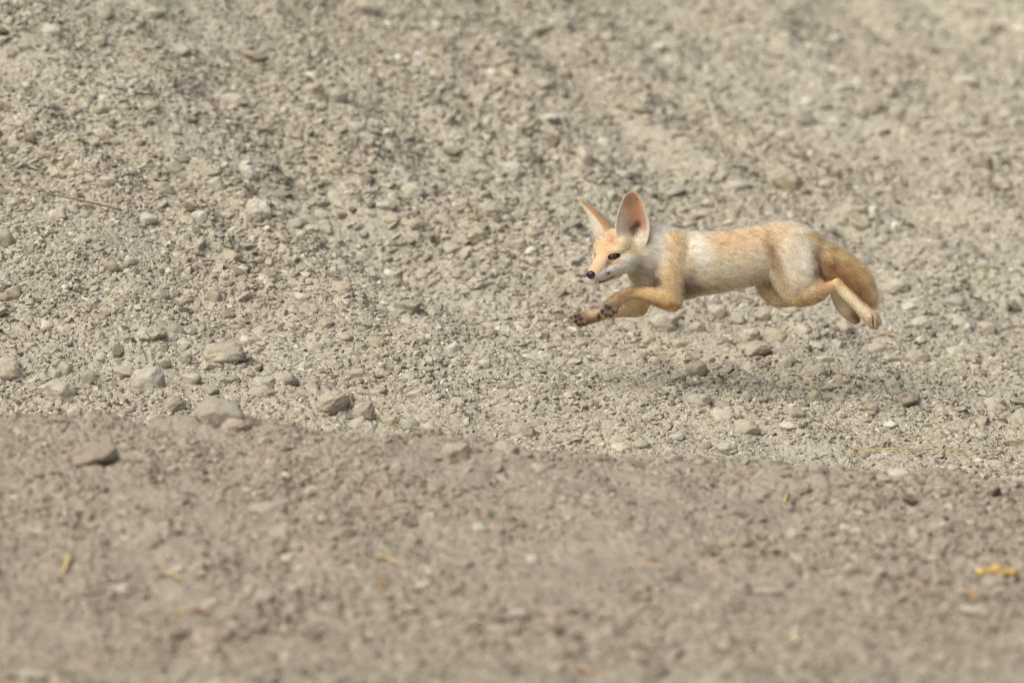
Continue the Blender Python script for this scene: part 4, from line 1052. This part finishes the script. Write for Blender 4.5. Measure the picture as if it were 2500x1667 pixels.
def ear_colour(kind, p, u, tt, back, isnear):
    w_edge = np.clip(1 - np.minimum(u, 1 - u) / .15, 0, 1)
    if isnear:
        # inner side: pink tan, pale fringe at the front, shade of the deep well painted dark low down
        c = np.tile(np.array(srgb(240, 204, 176)), (len(p), 1))
        def blob(x, y, rx, ry, ang, cc, st):
            a = R(ang); dx, dy = p[:, 0] - x, p[:, 2] - y
            uu = (dx * math.cos(a) + dy * math.sin(a)) / rx; vv = (-dx * math.sin(a) + dy * math.cos(a)) / ry
            w = (st * np.exp(-(uu * uu + vv * vv) ** 1.5 * .7))[:, None]
            return c * (1 - w) + np.array(srgb(*cc)) * w
        c = blob(1556, 535, 12, 30, 0, (236, 182, 146), .8)
        c = blob(1518, 535, 12, 40, 8, (240, 216, 194), .75)
        c = blob(1543, 490, 16, 14, 0, (214, 176, 136), .7)
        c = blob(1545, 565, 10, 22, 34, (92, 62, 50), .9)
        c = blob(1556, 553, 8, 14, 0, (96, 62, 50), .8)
        c = blob(1553.5, 489, 1.8, 1.5, 0, (60, 44, 34), 1.)
        c = blob(1575, 545, 6, 26, 0, (222, 164, 134), .6)
        bk = np.tile(np.array(srgb(206, 176, 130)), (len(p), 1))
        c = np.where((back > .5)[:, None], bk, c) if isnear == 'A' else np.where((back < .5)[:, None], bk, c)
        lw = np.clip((.20 - tt) / .15, 0, 1)[:, None] * .85
        c = c * (1 - lw) + np.array(srgb(232, 220, 194)) * lw
        w = w_edge[:, None] * .95
        return c * (1 - w) + np.array(srgb(244, 232, 204)) * w
    bk = np.tile(np.array(srgb(208, 168, 118)), (len(p), 1))
    s = np.clip((.34 + .10 * (1 - tt) - u) / .08, 0, 1)[:, None]
    bk = bk * (1 - s) + np.array(srgb(240, 232, 214)) * s
    we = (np.maximum(w_edge * .7, np.clip((tt - .86) / .1, 0, 1)))[:, None]
    bk = bk * (1 - we) + np.array(srgb(244, 232, 206)) * we
    low = np.clip((.26 - tt) / .15, 0, 1)[:, None]
    bk = bk * (1 - low * .6) + np.array(srgb(226, 208, 172)) * low * .6
    return bk
# which offset side faces the viewer
for key, sh in (('near', near), ('far', far)):
    v, q, u, tt, back = sh
    n2 = len(v) // 2
    faceA = v[:n2, 1].mean() < v[n2:, 1].mean()
    c = ear_colour(key, v, u, tt, back, ('A' if faceA else 'B') if key == 'near' else '')
    EAR[key] = (v, q, u, tt, back, c, faceA)

import bmesh
def add_to_mesh(me, v, q, c, mat_index):
    bm = bmesh.new(); bm.from_mesh(me)
    lay = bm.verts.layers.float_color['coat']
    nv = []
    for co, cc in zip(to_local(v), c):
        x = bm.verts.new(co); x[lay] = (*cc, 1); nv.append(x)
    for f in q:
        try:
            ff = bm.faces.new([nv[k] for k in f]); ff.smooth = True; ff.material_index = mat_index
        except ValueError: pass
    bm.to_mesh(me); bm.free()
body_me.materials.append(m_skin); body_me.materials.append(m_ear)
for key in ('near', 'far'):
    v, q, u, tt, back, c, fa = EAR[key]
    add_to_mesh(body_me, v, q, c, 1)
def child(name, me, parent=FOX):
    o = bpy.data.objects.new(name, me); COL.objects.link(o); o.parent = parent; return o
body = child('body', body_me)

# ------------------------------------------------------------------ eyes, nose, paw pads, claws
def ball(name, center, axes, rad, mat, sub=3, parent=None, warp=None):
    v, f = ico(sub)
    if warp is not None: v = warp(v)
    p = np.array(center) + sum(np.outer(v[:, k] * rad[k], axes[k]) for k in range(3))
    me = mesh_np(name, to_local(p), f[:, ::-1]); me.materials.append(mat)
    return child(name, me, parent or FOX)

def simple(name, col, rough=.5, spec=.4, coatw=0.0, bump=0):
    m = bpy.data.materials.new(name); t = NT(m)
    bs = t.n('ShaderNodeBsdfPrincipled', i_Roughness=rough)
    bs.inputs['Specular IOR Level'].default_value = spec
    if coatw: bs.inputs['Coat Weight'].default_value = coatw; bs.inputs['Coat Roughness'].default_value = .03
    tc = t.n('ShaderNodeTexCoord')
    n = t.noise(tc.outputs['Object'], 400, 3)
    c = t.mix(1.0, col, t.ramp(n, [(.3, (.8, .8, .8)), (.7, (1.15, 1.15, 1.15))]), 'MULTIPLY')
    t.l(c, bs.inputs['Base Color'])
    if bump:
        b = t.n('ShaderNodeBump', i_Strength=bump, i_Distance=.001); t.l(n, b.inputs['Height']); t.l(b.outputs[0], bs.inputs['Normal'])
    t.l(bs.outputs[0], t.out.inputs[0]); return m
m_nose = simple('fox nose leather', srgb(48, 42, 44), .35, .5, .3, .5)
m_pad = simple('paw pad leather', srgb(78, 64, 56), .7, .3, 0, .6)
m_claw = simple('claw horn', srgb(84, 66, 50), .4)
m_eye = bpy.data.materials.new('fox eye')
t = NT(m_eye)
at = t.n('ShaderNodeAttribute', attribute_name='iris')
c = t.ramp(at.outputs['Fac'], [(0, (.010, .008, .007)), (.22, (.012, .009, .008)), (.32, srgb(134, 100, 62)), (.68, srgb(140, 104, 62)), (.80, srgb(44, 32, 26)), (.88, srgb(30, 24, 22))])
bs = t.n('ShaderNodeBsdfPrincipled', i_Roughness=.12); bs.inputs['Coat Weight'].default_value = 1.0; bs.inputs['Coat Roughness'].default_value = .02
t.l(c, bs.inputs['Base Color']); t.l(bs.outputs[0], t.out.inputs[0])
for s, out, a1, a2 in EYES:
    c0 = s - out * 13.7
    o = ball('eye', c0, (a1, a2, out), (13, 13, 13), m_eye, 4)
    v, f = ico(4)
    rr = np.linalg.norm(v[:, :2] * 1.0, axis=1); rr = np.where(v[:, 2] > 0, rr, 1.2)
    a = o.data.attributes.new('iris', 'FLOAT', 'POINT'); a.data.foreach_set('value', rr.astype(np.float32))

def nose_warp(v):
    v = v.copy()
    # flat leather front, two nostril dents
    v[:, 0] = np.where(v[:, 0] > .55, .55 + (v[:, 0] - .55) * .5, v[:, 0])
    for sgn in (-1, 1):
        d = np.linalg.norm(v - np.array([.62, sgn * .52, -.12]), axis=1)
        v -= np.clip(1 - d / .34, 0, 1)[:, None] * np.array([.42, 0, 0])
    v[:, 1] *= 1 - .25 * np.clip(-v[:, 2], 0, 1)
    return v
ball('nose', H(128, 0, -13), (HF, HL, HU), (11.5, 11.5, 10), m_nose, 4, warp=nose_warp)

yv = np.array([0, -1., 0]); xa = np.array([1., 0, 0]); za = np.array([0, 0, 1.])
def pad(c, r, ang=0, tilt=(0, -1, 0)):
    n = np.array(tilt, float); n /= np.linalg.norm(n)
    a = R(ang); e1 = np.array([math.cos(a), 0, math.sin(a)]); e1 -= n * (e1 @ n); e1 /= np.linalg.norm(e1); e2 = np.cross(n, e1)
    # sink to the surface: march from outside towards the paw
    s = march(np.array(c) + n * 30, -n, 200, .4)
    if np.linalg.norm(s - np.array(c)) > 34: s = np.array(c, float)
    ball('paw_pad', s + n * .3, (e1, e2, n), (r[0], r[1], 2.6), m_pad, 2)
t1 = (-.35, -.9, .25)
for c, r, a in (((1485, -60, 748), (9, 6.5), 20), ((1473, -62, 757), (3.6, 5), 0), ((1481, -64, 766), (3.8, 5.4), 10), ((1491, -64, 767), (4, 5.6), -25), ((1501, -62, 758), (3.6, 5.4), -35)):
    pad(c, r, a, t1)
for c, r, a in (((1419, 24, 777), (8, 6.5), 60), ((1406, 20, 770), (3.4, 4.6), 0), ((1407, 18, 781), (3.6, 5), 0), ((1415, 18, 789), (4.4, 4.2), 0), ((1425, 20, 787), (4, 4.4), -20), ((1463, 30, 771), (4, 6), 0)):
    pad(c, r, a, (-.3, -.92, .25))

def claw(p, d, L=8, r=1.5):
    p = np.array(p, float); d = np.array(d, float); d /= np.linalg.norm(d)
    side = np.cross(d, [0, 1., 0]); side /= np.linalg.norm(side); up = np.cross(side, d)
    vs, fs, n, k = [], [], 5, 7
    for i in range(n):
        f = i / (n - 1); c = p + d * L * f + side * (-1.6 * f * f)
        for j in range(k):
            a = j / k * 2 * math.pi; rr = r * (1 - f) ** .7 + .12
            vs.append(c + (side * math.cos(a) + up * math.sin(a)) * rr)
    for i in range(n - 1):
        for j in range(k):
            fs.append((i * k + j, i * k + (j + 1) % k, (i + 1) * k + (j + 1) % k, (i + 1) * k + j))
    me = mesh_np('claw', to_local(np.array(vs)), np.array(fs)); me.materials.append(m_claw); child('claw', me)
for p, d in (((1470, -67, 765), (-.2, 0, 1)), ((1479, -68, 772), (-.1, -.1, 1)), ((1491, -69, 772), (.1, -.1, 1)), ((1503, -67, 763), (.3, -.1, 1)),
             ((1403, 17, 773), (-.5, -.3, .6)), ((1403, 15, 786), (-.5, -.3, .8)), ((1412, 15, 793), (-.1, -.3, 1)), ((1427, 16, 792), (.2, -.3, 1)),
             ((2130, -39, 798), (.1, 0, 1)), ((2137, -35, 799), (.05, 0, 1)), ((2141, -27, 794), (.2, 0, 1)), ((2088, 12, 789), (.4, 0, 1)), ((2095, 18, 787), (.5, 0, 1)), ((2097, 26, 783), (.6, 0, 1))):
    claw(p, d, 5.5)
# ------------------------------------------------------------------ fur: real strands grown from the body mesh
def tri_sample(V, Q, dens, extra=None):
    """random points on quads, dens strands per mm2 at each vertex"""
    T = np.vstack([Q[:, [0, 1, 2]], Q[:, [0, 2, 3]]])
    a, b, c = V[T[:, 0]], V[T[:, 1]], V[T[:, 2]]
    nrm = np.cross(b - a, c - a); area = np.linalg.norm(nrm, axis=1) / 2
    w = area * dens[T].mean(1)
    n = int(w.sum()); cdf = np.cumsum(w) / w.sum()
    k = np.searchsorted(cdf, rng.random(n))
    r1, r2 = np.sqrt(rng.random(n)), rng.random(n)
    bc = np.stack([1 - r1, r1 * (1 - r2), r1 * r2], 1)
    return T[k], bc
def vert_normals(V, Q):
    N = np.zeros_like(V)
    n = np.cross(V[Q[:, 2]] - V[Q[:, 0]], V[Q[:, 3]] - V[Q[:, 1]])
    for j in range(4): np.add.at(N, Q[:, j], n)
    return N / (np.linalg.norm(N, axis=1, keepdims=True) + 1e-9)

LEN = {'torso': 10, 'neck': 20, 'breast': 14, 'shoulder': 8, 'forearm': 5, 'shoulder_far': 9, 'forearm_far': 5, 'thigh': 10, 'thigh_back': 9, 'shin': 6, 'foot': 4.5,
       'thigh_far': 9, 'shin_far': 6, 'foot_far': 4.5, 'tail': 30, 'skull': 6, 'skull_side': 8, 'brow': 5, 'brow_far': 5, 'cheek': 15, 'cheek_far': 10, 'muzzle': 3.0, 'lip': 3.5,
       'lip_far': 3.5, 'jaw': 6, 'toe': 3.5, 'toe_far': 3.5, 'toe_hind': 4, 'toe_hind_far': 4}
LIFT = {'torso': .30, 'neck': .50, 'tail': .42, 'cheek': .34, 'breast': .35}
Nv = vert_normals(V, Q)
if (Nv * np.stack([V[:, 0] * 0, V[:, 1], V[:, 2] * 0], 1)).sum() < 0: Nv = -Nv
Wn = Wt / Wt.sum(0)
Lv = (Wn * np.array([LEN[c[0]] for c in CHAINS])[:, None]).sum(0)
Lf = (Wn * np.array([LIFT.get(c[0], .24) for c in CHAINS])[:, None]).sum(0)
Dv = (Wn[:, :, None] * Dt).sum(0)
is_tail = sum(Wn[i] for i, c in enumerate(CHAINS) if c[0] == 'tail')
is_torso = Wn[[c[0] for c in CHAINS].index('torso')]
# face hair runs back from the nose; flanks run back and down
head = sum(Wn[i] for i, c in enumerate(CHAINS) if c[0] in ('skull', 'skull_side', 'brow', 'brow_far', 'cheek', 'cheek_far'))
Dv += head[:, None] * (-HF) * 1.2
Dv += is_torso[:, None] * np.array([0, 0, .45]) * np.clip((V[:, 2:3] - 590) / 60, 0, 1)
Dv += is_tail[:, None] * np.array([.0, 0, .25])
wb = np.clip((V[:, 2:3] - 700) / 20, 0, 1) * is_torso[:, None]
Lv *= 1 - .45 * wb[:, 0]
# short at the withers' seams, bare at the eyes, the nose and the pads
for s, out, a1, a2 in EYES:
    q = V - s
    e = np.sqrt(((q @ a1) / 15) ** 2 + ((q @ a2) / 6.6) ** 2 + ((q @ out) / 20) ** 2)
    Lv *= np.clip((e - 1.0) / .8, 0, 1)
Lv *= np.clip((np.linalg.norm(V - np.array(H(127, 0, -15)), axis=1) - 11) / 6, 0, 1)
for line in (MOUTH, MOUTHF): Lv *= np.clip((seg_dist(V, line) - 1.0) / 3, .0, 1)
for c, r in (((1486, -66, 756), 17), ((1414, 18, 780), 17)):
    Lv *= np.clip((np.linalg.norm((V - np.array(c)) * np.array([1, 1.3, 1]), axis=1) - r * .75) / (r * .5), .12, 1)
for key in ('near', 'far'): pass
dens = np.where(Lv > .5, .95 + .9 * np.clip((12 - Lv) / 12, 0, 1), 0)
dens = dens * np.where(V[:, 1] < 12, 1.0, .6)

def strands(root, N, D, L, lift, col, K=5, droop=.12, jit=.22, wave=.0):
    n = len(root)
    Tn = D - N * (D * N).sum(1, keepdims=True)
    Tn /= (np.linalg.norm(Tn, axis=1, keepdims=True) + 1e-9)
    d0 = Tn + N * lift[:, None] + rng.normal(size=(n, 3)) * jit
    d0 /= np.linalg.norm(d0, axis=1, keepdims=True)
    pts = np.zeros((n, K, 3)); pts[:, 0] = root - N * .6
    d = d0 + N * .25
    for k in range(1, K):
        d = d / np.linalg.norm(d, axis=1, keepdims=True)
        pts[:, k] = pts[:, k - 1] + d * (L / (K - 1))[:, None]
        d = d + Tn * .22 - N * .10 * lift[:, None] * 2 + np.array([0, 0, droop]) / (K - 1) + rng.normal(size=(n, 3)) * wave
    return pts, col

tri, bc = tri_sample(V, Q, dens)
g = lambda A: (A[tri] * (bc[:, :, None] if A.ndim == 2 else bc)).sum(1)
root, N0, D0, L0, l0, tl0 = g(V), g(Nv), g(Dv), g(Lv), g(Lf) * .78, g(is_tail)
N0 /= np.linalg.norm(N0, axis=1, keepdims=True)
# coarse locks: neighbouring hairs lean together
def lock(p, s, seed):
    return np.stack([fbm(p[:, 0] / s + 3 * k + p[:, 1] / s, p[:, 2] / s - k + p[:, 1] / s * .5, seed + k, 2) for k in range(3)], 1)
D0 = D0 / (np.linalg.norm(D0, axis=1, keepdims=True) + 1e-9) + lock(root, 9, 301) * .6 + lock(root, 24, 311) * .35
L0 = L0 * rng.uniform(.65, 1.15, len(L0)) * (1 + .25 * lock(root, 12, 321)[:, 0])
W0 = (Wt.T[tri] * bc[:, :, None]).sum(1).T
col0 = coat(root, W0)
tone = rng.normal(1, .22, len(root))
dark = rng.random(len(root)) < .05
tone = np.where(dark, tone * .55, tone)
for line in (MOUTH, MOUTHF):
    wl = np.clip(1.6 - seg_dist(root, line) / 1.7, 0, 1)[:, None]; col0 = col0 * (1 - wl) + .008 * wl
col0 = col0 * tone[:, None] * (1 + .22 * lock(root, 6, 331)[:, :1])
gh = (rng.random(len(root)) < .08) & (L0 > 4.5)     # guard hairs standing out of the coat
L0 = np.where(gh, L0 * 1.5, L0); l0 = np.where(gh, l0 + .45, l0); col0 = np.where(gh[:, None], col0 * rng.choice([.55, 1.25], len(root))[:, None], col0)
u_ = root @ np.array([.94, 0, .34]); v_ = root @ np.array([-.34, 0, .94])
clump_tone = 1 + (.42 + .25 * tl0) * fbm(u_ / 13, v_ / 3.2, 377, 2) + .18 * fbm(u_ / 30, v_ / 9, 387, 2)     # streaks along the coat
col0 = col0 * clump_tone[:, None]
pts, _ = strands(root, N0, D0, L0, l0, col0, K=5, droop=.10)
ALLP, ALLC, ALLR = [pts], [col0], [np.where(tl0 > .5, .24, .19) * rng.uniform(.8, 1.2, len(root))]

# ears: velvet on the shells, pale fringe along the rims, long white hair inside the near ear
for key in ('near', 'far'):
    v, q, u, tt, back, c, faceA = EAR[key]
    n2 = len(v) // 2
    nq = (44 - 1) * (26 - 1)
    for half in (0, 1):
        qq = q[half * nq:(half + 1) * nq]
        Ne = vert_normals(v, qq)
        off = (v[:n2] - v[n2:]) * (1 if half == 0 else -1); off = np.vstack([off, off])
        sgn = np.sign((Ne * off).sum(1)); sgn[sgn == 0] = 1; Ne = Ne * sgn[:, None]
        Ne /= (np.linalg.norm(Ne, axis=1, keepdims=True) + 1e-9)
        inner = (key == 'near') and ((half == 0) == faceA)
        edge = np.clip(1 - np.minimum(u, 1 - u) / .12, 0, 1)
        dn = (.9 + 1.5 * edge) if inner else (1.6 + edge * 1.0)
        Lx = (2.2 + 3.6 * edge) * np.where(tt > .9, .7, 1) if inner else np.full(len(v), 3.6)
        tri, bc = tri_sample(v, qq, dn * np.ones(len(v)))
        gg = lambda A: (A[tri] * (bc[:, :, None] if A.ndim == 2 else bc)).sum(1)
        rt = gg(v); dirt = np.tile(np.array([-.08, 0, -1.]) if key == 'near' else np.array([-.75, .0, -.8]), (len(rt), 1))
        cc = gg(c) * rng.normal(1, .08, len(rt))[:, None]
        p2, _ = strands(rt, gg(Ne), dirt, gg(Lx) * rng.uniform(.7, 1.1, len(rt)), np.full(len(rt), .30), cc, K=5, droop=0)
        ALLP.append(p2); ALLC.append(cc); ALLR.append(np.full(len(rt), .22))
def tuft(n, base_fn, dir_, L, colour, rad=.22, jit=.22, lift=.15):
    b = base_fn(n); d = np.tile(np.array(dir_, float), (n, 1)) + rng.normal(size=(n, 3)) * jit
    d /= np.linalg.norm(d, axis=1, keepdims=True)
    K = 5; p = np.zeros((n, K, 3)); p[:, 0] = b; L = L * rng.uniform(.6, 1.15, n)
    for k in range(1, K):
        p[:, k] = p[:, k - 1] + d * (L / (K - 1))[:, None]; d = d + rng.normal(size=(n, 3)) * .05 + np.array([0, 0, .04])
    cc = np.tile(np.array(srgb(*colour)), (n, 1)) * rng.normal(1, .1, n)[:, None]
    ALLP.append(p); ALLC.append(cc); ALLR.append(np.full(n, rad))
v = EAR['near'][0][:44 * 26].reshape(44, 26, 3)
def rim(u0, u1, t0, t1, side=-2.0):
    def f(n):
        a = rng.uniform(t0, t1, n) * 43; b = rng.uniform(u0, u1, n) * 25
        return v[a.astype(int), b.astype(int)] + np.array([0, side, 0]) + rng.normal(size=(n, 3)) * .8
    return f
tuft(420, rim(.05, .28, .12, .62), (.75, -.35, -.35), 20, (244, 234, 218))      # fringe from the front rim across the cup
tuft(300, rim(.10, .35, .0, .30), (.45, -.45, -.75), 22, (236, 226, 206))
tuft(380, rim(.30, .95, .0, .10, -3), (.05, -.45, -1), 22, (226, 212, 190))      # from the base upwards
tuft(160, rim(.55, .85, .10, .22, -3), (-.3, -.4, -1), 20, (238, 230, 214))
tuft(200, rim(.92, 1.0, .05, .5), (-.25, -.3, -.9), 10, (248, 238, 214))
nape = np.array([(1586, -8, 560), (1600, -6, 559), (1615, -4, 561), (1632, -2, 564), (1650, 0, 567)], float)
def napef(n):
    a = rng.uniform(0, 3.99, n); i = a.astype(int); f = (a - i)[:, None]
    return nape[i] * (1 - f) + nape[i + 1] * f + rng.normal(size=(n, 3)) * np.array([2, 14, 1.5]) + np.array([0, 0, 3])
tuft(700, napef, (.62, -.05, -.78), 17, (196, 176, 150), .17, .25)
tuft(120, napef, (.62, -.05, -.78), 18, (70, 56, 48), .15, .25)
# whiskers, and the dark roots they grow from
for k in range(9):
    a0 = H(102 - 6 * (k % 3), -13 - 2 * (k // 3), -20 - 3.5 * (k // 3)); 
    d = -HF * .75 - HL * .65 + HU * (-.10 - .12 * (k // 3)) + rng.normal(size=3) * .08
    b = np.array(a0); tuft(1, lambda n: b[None], d, 46, (70, 60, 54), .16, .02)
    a0 = np.array(H(102 - 6 * (k % 3), 13 + 2 * (k // 3), -20 - 3.5 * (k // 3)))
    d = -HF * .35 + HL * .9 + HU * (-.25); tuft(1, lambda n: a0[None], d, 40, (200, 190, 180), .14, .06)
def cheekp(n):
    q = [march((x, -148, y), np.array([0, 1., 0]), 300, .8) for x, y in zip(rng.uniform(1470, 1486, n), rng.uniform(664, 676, n))]
    return np.array(q)
tuft(26, cheekp, (.86, .28, -.38), 13, (52, 42, 38), .2, .2)
# brow and lash marks at the near eye
s, out, a1, a2 = EYES[0]
for sg, n_ in ((1, 60), (-1, 70)):
    def f(n, sg=sg):
        th = rng.uniform(-1, 1, n); return s + np.outer(th * 15.5, a1) + np.outer(sg * 6.6 * np.sqrt(1 - (th * .95) ** 2), a2) + out * .5
    tuft(n_, f, out * .5 - a1 * .8 + a2 * sg * .3, 4.5, (44, 34, 30), .22, .2)

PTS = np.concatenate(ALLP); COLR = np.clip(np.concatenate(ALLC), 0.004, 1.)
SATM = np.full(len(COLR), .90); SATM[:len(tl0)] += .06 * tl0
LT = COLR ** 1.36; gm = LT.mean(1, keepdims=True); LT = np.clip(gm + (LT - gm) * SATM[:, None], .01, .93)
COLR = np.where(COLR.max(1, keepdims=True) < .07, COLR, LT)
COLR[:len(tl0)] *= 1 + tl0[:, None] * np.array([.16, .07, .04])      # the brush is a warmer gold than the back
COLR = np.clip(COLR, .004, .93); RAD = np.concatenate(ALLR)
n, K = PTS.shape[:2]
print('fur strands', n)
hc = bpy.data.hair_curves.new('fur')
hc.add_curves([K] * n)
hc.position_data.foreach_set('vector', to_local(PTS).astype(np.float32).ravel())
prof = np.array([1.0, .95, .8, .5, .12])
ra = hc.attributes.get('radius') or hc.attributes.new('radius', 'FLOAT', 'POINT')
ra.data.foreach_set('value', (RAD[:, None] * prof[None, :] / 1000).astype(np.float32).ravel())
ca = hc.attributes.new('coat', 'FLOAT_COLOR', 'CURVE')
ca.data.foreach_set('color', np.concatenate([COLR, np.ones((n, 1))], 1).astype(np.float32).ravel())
hc.materials.append(m_fur)
fur = bpy.data.objects.new('fur', hc); COL.objects.link(fur); fur.parent = FOX
fur['kind'] = 'stuff'
